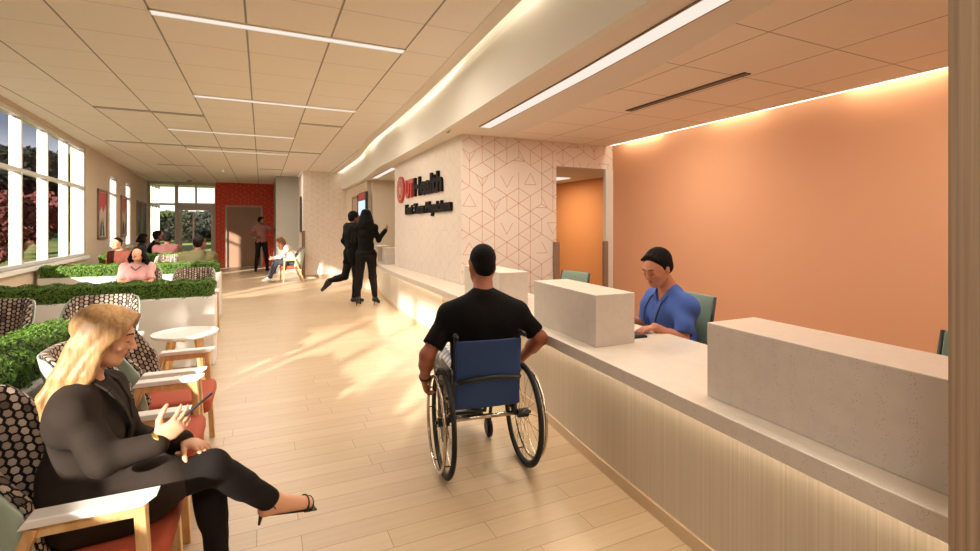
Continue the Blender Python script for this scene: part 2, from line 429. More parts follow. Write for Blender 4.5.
# patterned block behind the desk: face towards the desk (Y=5.12) and side face (X=2.05), with door opening
b=MB()
b.box((2.05,5.12,0),(3.32,5.24,RZ+.12)); b.box((3.32,5.12,2.16),(4.20,5.24,RZ+.12))
pattern(b,(2.05,5.12,.0),(1,0,0),(0,0,1),1.27,RZ,.185,.0058,1,3)
pattern(b,(3.32,5.12,2.16),(1,0,0),(0,0,1),.88,RZ-2.16,.185,.0058,1,5)
struct(b.build('wall_reception_pattern',[M_pat,M_patline]))
b=MB(); b.box((2.05,5.24,0),(2.17,8.18,RZ)); pattern(b,(2.05,8.18,0),(0,-1,0),(0,0,1),3.06,RZ,.185,.005,1,9)
struct(b.build('wall_sign_pattern',[M_pat,M_patfaint]))
b=MB(); b.box((2.17,8.06,0),(3.4,8.18,RZ)); b.box((3.4,8.06,0),(3.52,11.1,RZ)); struct(b.build('wall_recess_side',M_wall))
b=MB(); b.box((2.25,11.0,0),(3.4,11.12,RZ)); struct(b.build('wall_recess_back',M_wall))
b=MB(); b.box((2.15,11.12,0),(2.27,14.1,RZ)); struct(b.build('wall_recess_door',M_wall))
# door + leaf in the recess
b=MB(); b.box((2.125,12.95,0),(2.15,13.02,2.18)); b.box((2.125,12.2,0),(2.15,12.27,2.18)); b.box((2.125,12.2,2.12),(2.15,13.02,2.18))
d=b.build('door_2',M_brown); struct(d)
b=MB(); b.box((2.135,12.27,0.01),(2.15,12.95,2.12)); b.build('door_leaf',M_jamb,d)
# opening jamb and corridor
b=MB(); b.box((4.08,5.11,0),(4.2,5.16,2.16)); struct(b.build('wall_opening_pier',M_gypw))
b=MB(); b.box((3.2,5.24,2.3),(6.2,11.6,2.34)); struct(b.build('ceiling_corridor',M_gyp))
b=MB(); b.box((5.6,5.24,0),(5.72,11.6,2.5)); struct(b.build('wall_corridor_orange',M_orange2))
b=MB(); b.box((3.52,11.5,0),(5.72,11.62,2.5)); b.box((4.2,5.24,0),(5.72,5.3,2.5)); struct(b.build('wall_corridor_end',M_wall))
for i,(x,y) in enumerate(((3.305,5.085),(4.05,5.075))):
    t=MB(); t.box((x-.035,y-.012,0),(x+.035,y+.03,1.2)); t.box((x-.035,y-.012,1.2),(x+.035,y+.03,1.215))
    o=t.build('corner_guard',M_guard,bevel=.004)
    tag(o,['taupe vertical corner guard on left jamb of the corridor opening','taupe vertical corner guard at right of corridor opening beside orange wall'][i],'corner guard',None)

# distant walls
YF=19.0
b=MB(); b.box((-1.43,YF,0),(-1.15,YF+.12,CZ)); b.box((.02,YF,0),(.40,YF+.12,CZ)); b.box((-1.15,YF,2.15),(.02,YF+.12,CZ))
for (x0,x1,z0,z1,s) in ((-1.43,-1.15,0,CZ,1),(.02,.40,0,CZ,2),(-1.15,.02,2.15,CZ,3)):
    pattern(b,(x0,YF,z0),(1,0,0),(0,0,1),x1-x0,z1-z0,.15,.009,1,s,eps=.004)
struct(b.build('wall_far_red',[M_red,M_redline]))
b=MB(); b.box((-1.15,YF-.02,0),(-1.09,YF+.1,2.15)); b.box((-.04,YF-.02,0),(.02,YF+.1,2.15)); b.box((-1.09,YF-.02,2.09),(-.04,YF+.1,2.15))
d=b.build('door_1',M_jamb); struct(d)
b=MB(); b.box((-1.09,YF+.05,.01),(-.04,YF+.09,2.09)); b.build('door_leaf',M_brown,d)
b=MB(); b.tube([(-.14,YF+.05,1.02),(-.14,YF-.0,1.02),(-.26,YF-.0,1.02)],.012); b.build('door_handle',M_alu,d)
b=MB(); b.box((.38,15.9,0),(1.0,16.0,CZ)); b.box((.38,16.0,0),(.44,19.0,CZ)); struct(b.build('wall_far_grey',M_grey))
b=MB(); b.box((1.0,14.1,0),(2.27,14.22,CZ)); b.box((1.0,14.22,0),(1.12,15.9,CZ)); b.box((2.27,14.1,0),(3.0,14.22,CZ))
pattern(b,(1.0,14.1,.1),(1,0,0),(0,0,1),1.12,CZ-.1,.17,.009,1,12,eps=.003)
struct(b.build('wall_far_pattern',[M_pat,M_patfaint]))
b=MB(); b.box((.98,14.085,0),(2.15,14.1,.09)); b.box((.985,14.1,0),(1.0,15.9,.09)); struct(b.build('baseboard_far',M_base))
b=MB(); b.box((.965,14.35,1.25),(1.0,14.75,2.25)); o=b.build('wall_cabinet',M_blk); tag(o,'dark slim wall cabinet on the corner left of the pale patterned block','cabinet')
b=MB(); b.box((.975,14.06,0),(1.06,14.1,1.3)); o=b.build('corner_guard',M_guard,bevel=.004); tag(o,'taupe corner guard on left edge of the distant pale patterned wall','corner guard')

# wood end panel at the right edge of the view
b=MB(); b.box((1.28,.10,0),(1.75,.503,RZ)); struct(b.build('wall_wood_column',M_combw))

# ------------------------------------------------------------------ window wall
ang=math.atan(.0588)
WM=Matrix.Translation((wx(0),0,0))@Matrix.Rotation(ang,4,'Z')
def wl(s): return s/math.cos(ang)     # Y coordinate -> distance along wall
SILL,HEAD,TRN=.87,2.87,2.13
y_start=11.35-12*1.04
b=MB()
b.box((-.22,wl(YB),0),(0,wl(y_start),3.1),0,WM)
b.box((-.22,wl(y_start),0),(0,wl(11.35),SILL),0,WM); b.box((-.22,wl(y_start),HEAD),(0,wl(11.35),3.1),0,WM)
segs=[(11.35,13.49),(14.27,15.46),(16.14,19.4)]
for a,c in segs: b.box((-.22,wl(a),0),(0,wl(c),3.1),0,WM)
for a,c in ((13.49,14.27),(15.46,16.14)):
    b.box((-.22,wl(a),0),(0,wl(c),.9),0,WM); b.box((-.22,wl(a),2.58),(0,wl(c),3.1),0,WM)
struct(b.build('wall_left',M_wall))
def window(name, y0,y1,n,z0,z1,zt,fw=.05):
    fr=MB(); gl=MB()
    for i in range(n+1):
        y=y0+(y1-y0)*i/n; fr.box((-.14,wl(y)-fw/2,z0),(-.02,wl(y)+fw/2,z1),0,WM)
        pass
    for z in (z0+fw/2,z1-fw/2,zt): fr.box((-.108,wl(y0),z-fw/2),(-.022,wl(y1),z+fw/2),0,WM)
    gl.box((-.07,wl(y0),z0),(-.062,wl(y1),z1),0,WM)
    o=struct(fr.build(name,M_frame)); gl.build('window_glass',M_glass,o)
    sl=MB(); sl.box((-.05,wl(y0)-.03,z0-.05),(.06,wl(y1)+.03,z0),0,WM); sl.build('window_sill',M_white,o,bevel=.004)
    return o
window('window_1',y_start,11.35,12,SILL,HEAD,TRN)
window('window_2',13.49,14.27,1,.9,2.58,2.17,.04)
window('window_3',15.46,16.14,1,.9,2.58,2.17,.04)
b=MB(); b.box((0,wl(YB),0),(.015,wl(19.4),.1),0,WM); struct(b.build('baseboard_left',M_base))

# glazed end wall with entrance door (Y=19.4)
YE=19.4
o=None
fr=MB()
def mull(x,w=.06,z0=0,z1=2.93): fr.box((x-w/2,YE-.06,z0),(x+w/2,YE+.06,z1))
def trans(x0,x1,z,h=.06): fr.box((x0,YE-.055,z-h/2),(x1,YE+.055,z+h/2))
mull(-3.40,.08);mull(-2.62,.09);mull(-1.45,.08);mull(-2.05,.05,2.20)
trans(-3.4,-2.62,2.17);trans(-3.4,-1.45,2.88,.1);trans(-3.4,-2.62,.05,.1);trans(-2.62,-1.45,2.14,.16)
o=struct(fr.build('window_4',M_alu)); g=MB(); g.box((-3.4,YE-.005,.1),(-2.62,YE+.005,2.88)); g.box((-2.62,YE-.005,2.2),(-1.45,YE+.005,2.88)); g.build('window_glass',M_glassc,o)
d=MB(); 
for x0,x1 in ((-2.57,-2.46),(-1.60,-1.49)): d.box((x0,YE-.025,.02),(x1,YE+.025,2.06))
d.box((-2.46,YE-.025,1.97),(-1.60,YE+.025,2.06)); d.box((-2.46,YE-.025,.02),(-1.60,YE+.025,.24))
do=struct(d.build('door_3',M_alu)); g=MB(); g.box((-2.46,YE-.004,.24),(-1.60,YE+.004,1.97)); g.build('door_glass',M_glassc,do)
g=MB(); g.tube([(-2.5,YE-.07,.98),(-1.56,YE-.07,.98)],.018); g.box((-2.5,YE-.07,.96),(-2.47,YE-.02,1.0)); g.box((-1.59,YE-.07,.96),(-1.56,YE-.02,1.0)); g.build('push_bar',M_steel,do)
g=MB(); g.tube([(-2.12,YE-.08,.35),(-2.12,YE-.08,1.93)],.028,12); g.build('pull_handle',M_frame,do)
# entrance vestibule beyond
b=MB(); b.box((-3.6,YE+.06,2.92),(-1.3,YE+2.4,2.98)); struct(b.build('ceiling_vestibule',M_gyp))
fr=MB()
for y in (YE+.5,YE+1.0,YE+1.6,YE+2.2): fr.box((-3.55,y-.04,0),(-3.45,y+.04,2.92))
for z in (2.17,2.88,.05): fr.box((-3.54,YE,z-.04),(-3.46,YE+2.3,z+.04))
o=struct(fr.build('window_5',M_frame)); g=MB(); g.box((-3.505,YE+.06,0.1),(-3.495,YE+2.3,2.88)); g.build('window_glass',M_glassc,o)
b=MB(); b.box((-1.37,YE+.06,0),(-1.25,YE+2.4,2.92)); struct(b.build('wall_vestibule',M_wall))
b=MB(); b.ball((0,0,.0),(.05,.05,.03),8); b.tube([(0,0,.02),(0,0,.05)],.02)
o=b.build('smoke_detector',M_white); o.location=(-.95,14.6,CZ-.05); tag(o,'small round white detector on ceiling above the seating far end','detector')
b=MB(); b.lathe([(0,-.02),(.05,-.015),(.07,.0),(.075,.03),(0,.03)]); o=b.build('ceiling_camera',M_jamb,smooth=True); o.location=(-2.15,18.6,CZ-.031); tag(o,'round ceiling fitting above the glass entrance door','detector')

# ------------------------------------------------------------------ lamps in the main ceiling
def linear_light(x0,x1,y,label):
    t=thing('linear_light',label,'light',(x0,y,CZ),0,'linear lights in the main ceiling'); L=x1-x0
    b=MB(); b.box((0,-.05,-.012),(L,-.042,.0)); b.box((0,.042,-.012),(L,.05,.0)); b.box((0,-.05,-.012),(.008,.05,0)); b.box((L-.008,-.05,-.012),(L,.05,0)); b.build('housing',M_white,t)
    b=MB(); b.box((.008,-.042,-.008),(L-.008,.042,-.001)); b.build('diffuser',M_light,t)
linear_light(-.72,1.12,4.13,'nearest slim linear ceiling light, over the planked aisle')
linear_light(-.72,1.12,6.55,'second slim linear ceiling light from the front')
linear_light(-1.33,.50,8.96,'third slim linear ceiling light, shifted towards windows')
linear_light(-1.33,.50,11.1,'fourth and farthest slim linear ceiling light')
def slot(x0,x1,y,label):
    t=thing('air_slot',label,'air vent',(x0,y,CZ),0,'slot diffusers in the main ceiling'); L=x1-x0
    b=MB(); b.box((0,-.03,-.007),(L,.03,-.001)); b.build('slot_body',M_blk,t)
    b=MB(); b.box((0,-.008,-.012),(L,.004,-.006)); b.box((0,-.034,-.012),(L,-.028,0)); b.box((0,.028,-.012),(L,.034,0)); b.build('blade',M_alu,t)
slot(-1.93,-.72,7.70,'dark slot vent nearest the left windows, in line with planter end')
slot(.50,1.11,7.65,'short dark slot vent near the curved bulkhead')
slot(-2.5,1.11,10.64,'long dark slot vent running across most of ceiling')
slot(-2.3,-1.3,14.1,'dark slot vent far left above the framed prints')
slot(-.07,.5,14.1,'short dark slot vent in front of the grey far wall')
# soffit linear light: three straight fittings following the curve
def poly_light(pts,w,label,z=RZ):
    t=thing('soffit_light',label,'light',(pts[0][0],pts[0][1],z)); q=[Vector((p[0]-pts[0][0],p[1]-pts[0][1],0)) for p in pts]
    f=MB(); h=MB()
    for a,c in zip(q[:-1],q[1:]):
        f.bar(a+Vector((0,0,-.006)),c+Vector((0,0,-.006)),w,.008)
        n=(c-a).normalized().cross(Vector((0,0,1)))*(w/2+.004)
        for s in (1,-1): h.bar(a+n*s+Vector((0,0,-.006)),c+n*s+Vector((0,0,-.006)),.008,.012)
    h.build('housing',M_guard,t); f.build('diffuser',M_light,t)
poly_light([(1.80,.2),(1.90,1.62),(2.00,2.75),(2.13,4.65)],.12,'long kinked linear light in the soffit above the desk')
poly_light([(2.13,8.6),(2.19,10.5)],.11,'short linear light in the far soffit past the sign wall')
t=thing('ceiling_slot_vent','dark double slot vent in ceiling behind the reception desk','air vent',(3.03,2.27,RZ+.004))
for x in (-.022,.022):
    b=MB(); b.box((x-.014,0,-.004),(x+.014,1.2,.003)); b.build('slot_body',M_blk,t)
b=MB(); b.box((-.006,0,-.006),(.006,1.2,0)); b.build('blade',M_guard,t)
b=MB(); b.box((4.5,7.4,2.285),(5.1,8.2,2.30)); o=b.build('ceiling_panel_light',M_light); tag(o,'square lit panel light in the corridor ceiling beyond opening','light')
# wall-wash strip over the orange wall
t=thing('wall_wash_light','thin bright strip light grazing top of the orange wall','light',(4.15,YB+.1,RZ))
b=MB(); b.box((-.05,0,.085),(.035,8.5,.099)); b.build('housing',M_white,t)
b=MB(); b.box((-.045,.05,.075),(.02,8.45,.085)); b.box((-.050,.05,-.002),(-.028,8.45,.004)); b.build('diffuser',emis('wall_wash_strip',(1,.88,.7,1),2.6),t)

# ------------------------------------------------------------------ reception desk
t=thing('reception_desk','long curved reception desk with speckled top and lit comb-grain front','reception desk',(0,0,0))
ys=.505; ye=10.95
zt,zb=.80*1.4/1.5,.734*1.4/1.5
front=curve(SLAB,ys,ye,60)
back=[]
def inner_x(y):
    if y<5.10: return 2.14+.068*(y-.5)
    if y<8.2: return 2.045
    return 2.62
yy=[ys+(ye-ys)*i/60 for i in range(61)]+[5.099,5.101,8.199,8.201]; yy=sorted(yy)
backp=[(inner_x(y),y) for y in yy]
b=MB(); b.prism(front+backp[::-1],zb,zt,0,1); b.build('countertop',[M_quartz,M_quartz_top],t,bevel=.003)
b=MB(); b.prism(curve(BASE,ys,5.6,40)+curve(BASE,ys,5.6,40,.03)[::-1],.065,zb); b.build('front_panel',M_comb,t)
b=MB(); b.prism(curve(BASE,5.6,ye,40)+curve(BASE,5.6,ye,40,.03)[::-1],.065,zb); b.build('front_panel',M_cream,t)['label']='plain cream curved front panel at far end'
b=MB(); b.prism(curve(BASE,ys,ye,60,-.012)+curve(BASE,ys,ye,60,.03)[::-1],0,.065); b.build('toe_kick',M_kick,t)
b=MB(); b.prism(curve(BASE,ys,ye,60,-.05)+curve(BASE,ys,ye,60,-.03)[::-1],zb-.010,zb); b.build('led_strip',M_led,t)
for y in (.7,2.95,4.9):
    b=MB(); b.box((interp(BASE,y)+.03,y-.02,0),(inner_x(y)-.02,y+.02,zb)); b.build('support_panel',M_comb,t)
def block(y0,y1,w,label,off=.105,ztop=1.030):
    p=curve(SLAB,y0,y1,8,off); q=curve(SLAB,y0,y1,8,off+w); cy=(y0+y1)/2; cx_=p[4][0]
    b=MB(); b.prism([(x-cx_,y-cy) for x,y in p]+[(x-cx_,y-cy) for x,y in q[::-1]],0,ztop-zt,0,1)
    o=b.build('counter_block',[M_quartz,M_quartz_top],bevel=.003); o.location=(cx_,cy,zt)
    tag(o,label,'counter block','raised speckled blocks along the desk')
block(.52,1.345,.27,'nearest raised speckled stone block on desk, cut by the wood column')
block(2.13,2.90,.27,'raised speckled stone block between wheelchair user and seated nurse')
block(3.50,4.35,.26,'raised pale block on desk partly behind the seated man head')
block(8.42,8.85,.30,'small raised block at the far counter end nearest the sign wall')
block(9.4,10.1,.24,'farthest raised block on the counter beside the standing pair')
def keyboard(x,y,rz,label):
    t=thing('keyboard',label,'keyboard',(x,y,zt),rz)
    b=MB(); b.box((-.08,-.2,0),(.08,.2,.014)); b.build('case',M_blk,t,bevel=.004)
    b=MB()
    for i in range(5):
        for j in range(14): b.box((-.07+i*.028,-.19+j*.027,.014),(-.046+i*.028,-.167+j*.027,.018))
    b.build('keys',M_blk,t)
keyboard(2.0,2.40,R(-6),'black keyboard on desk in front of the nurse')
keyboard(2.14,3.98,R(-20),'black keyboard on desk past the middle raised block')
t=thing('desk_phone','small dark desk phone on the far counter by the sign wall','phone',(2.36,8.3,zt))
b=MB(); b.prism([(-.09,0),(.09,0),(.09,.2),(-.09,.2)],0,.05); b.build('phone_base',M_blk,t,bevel=.01)
b=MB(); b.tube([(-.05,.0,.08),(-.05,.1,.1),(-.05,.2,.08)],.022); b.build('handset',M_blk,t,smooth=True)

# ------------------------------------------------------------------ sign
def text_mesh(body,size,mat_,parent,name,width=None,bold=.02,depth=.02,loc=(0,0,0)):
    c=bpy.data.curves.new(name,'FONT'); c.body=body; c.size=size; c.offset=bold*size; c.extrude=depth/2; c.resolution_u=4
    o=bpy.data.objects.new(name,c); COL.objects.link(o)
    bpy.context.view_layer.update(); dg=bpy.context.evaluated_depsgraph_get()
    me=bpy.data.meshes.new_from_object(o.evaluated_get(dg)); bpy.data.objects.remove(o)
    co=np.zeros(len(me.vertices)*3); me.vertices.foreach_get('co',co); co=co.reshape(-1,3)
    co[:,0]-=co[:,0].min()
    if width: co[:,0]*=width/co[:,0].max()
    # text x -> -Y, text y -> Z, text z -> -X
    out=np.stack([-co[:,2],-co[:,0],co[:,1]],1); out+=np.array(loc)
    me.vertices.foreach_set('co',out.ravel()); me.update(); me.materials.clear(); me.materials.append(mat_)
    ob=bpy.data.objects.new(name,me); COL.objects.link(ob); ob.parent=parent; return ob
S=thing('wall_sign','red and black lettered clinic sign with round emblem on patterned wall','sign',(2.035,7.94,1.5))
text_mesh('UT',.36,M_signred,S,'red_lettering',.42,.045,.035,(0,-.54,.36)); text_mesh('Health',.36,M_ink,S,'black_lettering',1.22,.035,.035,(0,-1.0,.36))
for w_,y_,wd_ in (('East',.53,.40),('Texas',1.0,.50),('Physicians',1.57,.98)): text_mesh(w_,.20,M_ink,S,'lower_lettering',wd_,.045,.04,(0,-y_,.10))
b=MB(); pr=[]
for k in range(24):
    a=2*PI*k/24; pr.append((.21*math.cos(a),.215*math.sin(a)))
def yz_prism(mb,poly,x0,x1,m=0):
    n=len(poly); vs=[(x0,y,z) for y,z in poly]+[(x1,y,z) for y,z in poly]
    mb.add(vs,[tuple(range(n)),tuple(range(2*n-1,n-1,-1))]+[(i,(i+1)%n,n+(i+1)%n,n+i) for i in range(n)],m)
yz_prism(b,[(y-.22,z+.50) for y,z in pr],-.015,.015); b.build('emblem',M_signred,S)
em=S.children[-1]
b=MB()
for k in range(24):
    a=2*PI*k/24;c_=2*PI*(k+1)/24
    yz_prism(b,[(-.22+.155*math.cos(a),.5+.165*math.sin(a)),(-.22+.155*math.cos(c_),.5+.165*math.sin(c_)),(-.22+.138*math.cos(c_),.5+.148*math.sin(c_)),(-.22+.138*math.cos(a),.5+.148*math.sin(a))],-.019,-.014)
st=[]
for k in range(10):
    a=PI/2+2*PI*k/10; r_=.10 if k%2==0 else .042; st.append((-.22+r_*math.cos(a),.5+r_*1.15*math.sin(a)))
yz_prism(b,st,-.019,-.014); b.build('emblem_star',M_jamb,em)
# wall screen in the recess
t=thing('wall_screen','lit wall screen with red header behind the standing pair','screen',(2.15,11.45,1.65))
b=MB(); b.box((-.05,-.46,-.55),(0,.46,.55)); b.build('bezel',M_blk,t)
b=MB(); b.box((-.056,-.36,-.5),(-.049,.43,.36)); b.build('display',emis('screen_glow',(.55,.72,.95,1),1.1),t)
b=MB(); b.box((-.056,-.36,.37),(-.049,.43,.53)); b.build('header_band',M_signred,t)

# ------------------------------------------------------------------ chairs
def uv_set(o,uvs):
    me=o.data; l=me.uv_layers.new(name='UVMap')
    for lp in me.loops: l.data[lp.index].uv=uvs[lp.vertex_index]
def shell_surface(inset,top,z0,lean=.10,nu=28,nv=14,thick=.02,w=.245,wing=.20):
    """curved wrap-around back. u across, v up. returns verts for outer & inner sheets"""
    vs=[];uv=[]
    for side in (0,1):
        o=inset+(thick if side else 0)
        for j in range(nv+1):
            v=j/nv
            for i in range(nu+1):
                u=-1+2*i/nu; a=u*1.18
                hh=top-(.255)*max(0,(abs(u)-.60)/.40)**1.8
                z=z0+(hh-z0)*v
                k=(z-z0)/(top-z0)
                ww=(w*(.84+.34*k)-o)
                x=ww*math.sin(a)/math.sin(1.18)
                y=-.135-lean*k - (wing-o)*(math.cos(a)-math.cos(1.18))/(1-math.cos(1.18))*.62+.10*(abs(u)**4)
                vs.append((x,y,z)); uv.append((a*.30,z))
    W_=nu+1
    for r0 in range(0,len(vs),W_):
        mid=r0+nu//2; acc=0; uv[mid]=(10,vs[mid][2])
        for dr in (1,-1):
            acc=0;k_=mid
            while r0<=k_+dr<r0+W_:
                acc+=math.dist(vs[k_][:2],vs[k_+dr][:2]); k_+=dr; uv[k_]=(10+dr*acc,vs[k_][2])
    n=(nu+1)*(nv+1); fs=[]
    for s_ in (0,1):
        for j in range(nv):
            for i in range(nu):
                q=(s_*n+j*(nu+1)+i, s_*n+j*(nu+1)+i+1, s_*n+(j+1)*(nu+1)+i+1, s_*n+(j+1)*(nu+1)+i)
                fs.append(q if s_==0 else q[::-1])
    def ix(s_,j,i): return s_*n+j*(nu+1)+i
    for i in range(nu):
        fs.append((ix(0,0,i+1),ix(0,0,i),ix(1,0,i),ix(1,0,i+1))); fs.append((ix(0,nv,i),ix(0,nv,i+1),ix(1,nv,i+1),ix(1,nv,i)))
    for j in range(nv):
        fs.append((ix(0,j,0),ix(0,j+1,0),ix(1,j+1,0),ix(1,j,0))); fs.append((ix(0,j+1,nu),ix(0,j,nu),ix(1,j,nu),ix(1,j+1,nu)))
    return vs,fs,uv
def make_chair():
    t=thing('lounge_chair','x','chair')
    vs,fs,uv=shell_surface(0,.85,.30,thick=.014); b=MB(); b.add(vs,fs); b.build('back_shell',M_shell,t,smooth=True)
    vs,fs,uv=shell_surface(.016,.862,.36,thick=.045); b=MB(); b.add(vs,fs); o=b.build('back_cushion',M_dots,t,smooth=True); uv_set(o,uv)
    sd=o.modifiers.new('bevel','BEVEL'); sd.width=.012; sd.segments=2; sd.limit_method='ANGLE'; sd.angle_limit=R(50)
    b=MB(); b.box((-.215,-.22,.315),(.215,.25,.405)); b.build('seat',M_seat,t,smooth=True,bevel=.03,seg=4)
    for s in (-1,1):
        x=s*.262
        b=MB(); up=(1,0,0)
        b.bar((x,.22,0),(x,.19,.565),.03,.045,up=up)
        b.build('leg',M_oak,t,bevel=.003)
        b=MB(); b.bar((x,-.28,0),(x,-.055,.565),.03,.045,up=up); b.build('leg',M_oak,t,bevel=.003)
        b=MB(); b.bar((x,-.07,.553),(x,.208,.553),.03,.034,up=(0,0,1)); 
        ar=b.build('arm_rail',M_oak,t,bevel=.003)
        b=MB(); yz=[(-.085,.572),(.20,.572),(.237,.597),(-.065,.597)]
        vs=[(x+q*.034,y,z) for q in (-1,1) for (y,z) in yz]; b.add(vs,[(0,1,2,3),(7,6,5,4),(0,4,5,1),(1,5,6,2),(2,6,7,3),(3,7,4,0)])
        b.build('arm_cap',M_white,t,bevel=.004)
    for yy_ in (.12,-.17):
        b=MB(); b.box((-.25,yy_,.285),(.25,yy_+.035,.315)); b.build('seat_rail',M_oak,t)
    return t
chair0=make_chair(); _used=[False]
def chair(x,y,rz,label,group='patterned lounge chairs'):
    if not _used[0]:
        _used[0]=True; chair0.location=(x,y,0); chair0.rotation_euler=(0,0,rz); chair0['label']=label; chair0['group']=group; return chair0
    return dup(chair0,label,(x,y,0),rz,group)
CX=-.52
chair(CX,2.03,-PI/2,'dark dotted lounge chair under the blond woman in charcoal')
chair(CX,2.79,-PI/2,'rust seated lounge chair just behind the blond woman')
chair(CX,3.46,-PI/2,'rust seated lounge chair next to the white side table')
chair(-1.12,4.47,PI,'sunlit dotted lounge chair left of side table backing the long hedge')
chair(-1.77,4.50,PI,'sunlit dotted lounge chair at left picture edge against long hedge')
chair(-1.42,7.35,PI,'dotted lounge chair that the woman in pink sits in')
chair(-.80,7.18,PI,'empty dotted lounge chair right of the woman in pink')
chair(-.93,9.05,0,'lounge chair that the man in olive hooded jacket sits in')
chair(-1.62,10.95,PI,'distant dotted lounge chair between second and third hedges')
chair(-2.36,10.95,PI-.3,'lounge chair that the woman in red jacket sits in')
chair(.68,13.62,PI/2+.1,'sage backed lounge chair by grey wall with a bent-over woman')
chair(-1.83,12.25,0,'lounge chair of the person in mauve beyond the last hedge')
chair(-2.42,13.1,-PI/2,'lounge chair below the window behind the last hedge, nearer window')
# side table
t=thing('side_table','white round tray side table with oak legs beside long hedge','table',(-.62,5.08,0))
b=MB(); b.lathe([(0,.425),(.22,.425),(.25,.435),(.262,.462),(.254,.462),(.243,.443),(.21,.437),(0,.437)],n=48); b.build('tray_top',M_white,t,smooth=True)
for k in range(4):
    a=PI/4+k*PI/2; b=MB(); b.bar((.14*math.cos(a),.14*math.sin(a),.43),(.215*math.cos(a),.215*math.sin(a),0),.035,.035); b.build('leg',M_oak,t,bevel=.004)
b=MB(); b.box((-.14,-.015,.40),(.14,.015,.425)); b.box((-.015,-.14,.40),(.015,.14,.424)); b.build('cross_brace',M_oak,t)

# ------------------------------------------------------------------ hedge planters
def foliage(lx,ly,z0,z1,dens,leaf,seed,parent,m=None):
    r_=np.random.RandomState(seed)
    # rounded box surface samples
    areas=np.array([lx*ly,(z1-z0)*lx,(z1-z0)*lx,(z1-z0)*ly,(z1-z0)*ly]); n=int(areas.sum()*dens); which=r_.choice(5,n,p=areas/areas.sum())
    u=r_.rand(n)-.5; w=r_.rand(n)-.5; P=np.zeros((n,3)); Nn=np.zeros((n,3))
    hx,hy=lx/2,ly/2
    for k in range(5):
        q=which==k
        if k==0: P[q]=np.c_[u[q]*lx,w[q]*ly,np.full(q.sum(),z1)]; Nn[q]=(0,0,1)
        elif k<3:
            s=1 if k==1 else -1; P[q]=np.c_[u[q]*lx,np.full(q.sum(),s*hy),z0+(w[q]+.5)*(z1-z0)]; Nn[q]=(0,s,0)
        else:
            s=1 if k==3 else -1; P[q]=np.c_[np.full(q.sum(),s*hx),u[q]*ly,z0+(w[q]+.5)*(z1-z0)]; Nn[q]=(s,0,0)
    # lumpiness
    lump=.010*(np.sin(P[:,0]*31+seed)+np.sin(P[:,1]*37+1.3)+np.sin(P[:,2]*41))+.012*(r_.rand(n)-.5)
    # rounded edges: pull corners in
    rr=.045
    c=np.stack([np.clip(P[:,0],-hx+rr,hx-rr),np.clip(P[:,1],-hy+rr,hy-rr),np.clip(P[:,2],z0,z1-rr)],1)
    d=P-c; L=np.linalg.norm(d,axis=1,keepdims=True)+1e-9; P=c+d/L*rr; Nn=d/L
    P=P+Nn*lump[:,None]
    t1=np.cross(Nn,r_.randn(n,3)); t1/=np.linalg.norm(t1,axis=1,keepdims=True)+1e-9
    nn=Nn+.9*r_.randn(n,3)*.6; nn/=np.linalg.norm(nn,axis=1,keepdims=True); t1=np.cross(nn,r_.randn(n,3)); t1/=np.linalg.norm(t1,axis=1,keepdims=True)+1e-9
    t2=np.cross(nn,t1); s=leaf*(.6+.8*r_.rand(n,1))
    V=np.empty((n,4,3)); V[:,0]=P-t1*s; V[:,1]=P+t2*s*.5; V[:,2]=P+t1*s; V[:,3]=P-t2*s*.5
    b=MB(); b.v=V.reshape(-1,3).tolist(); b.f=[(4*i,4*i+1,4*i+2,4*i+3) for i in range(n)]; b.m=[0]*n
    b2=len(b.v)
    b.box((-hx+.02,-hy+.02,z0-.02),(hx-.02,hy-.02,z1-.025),1)
    return b.build('foliage',[m or M_green,M_green_d],parent)
def hedge(cx_,cy,lx,ly,label,rz=0,dens=14000,leaf=.010,seed=1,rim=.70,top=.87):
    t=thing('hedge_planter',label,'planter',(cx_,cy,0),rz,'hedge planters dividing the seating')
    b=MB(); b.box((-lx/2,-ly/2,0),(lx/2,ly/2,rim)); b.build('planter_box',M_planter,t,bevel=.02,seg=3)
    foliage(lx-.03,ly-.03,rim-.01,top,dens,leaf,seed,t)
    return t
h=hedge(-1.06,1.45,.28,4.25,'near hedge planter running lengthwise behind the blond woman chair',0,20000,.0075,1,.69,.87)
[c for c in h.children if c.name.startswith('planter')][0].data.materials[0]=M_planterg
hedge(-1.51,5.78,2.16,.28,'long white hedge planter crossing behind the round side table',0,15000,.0085,2,.70,.862)
hedge(-1.67,8.68,2.18,.28,'middle hedge planter behind the woman in pink',0,9000,.011,3,.70,.865)
hedge(-1.85,11.65,1.98,.30,'far hedge planter in front of the group of three people',0,7000,.014,4,.70,.875)

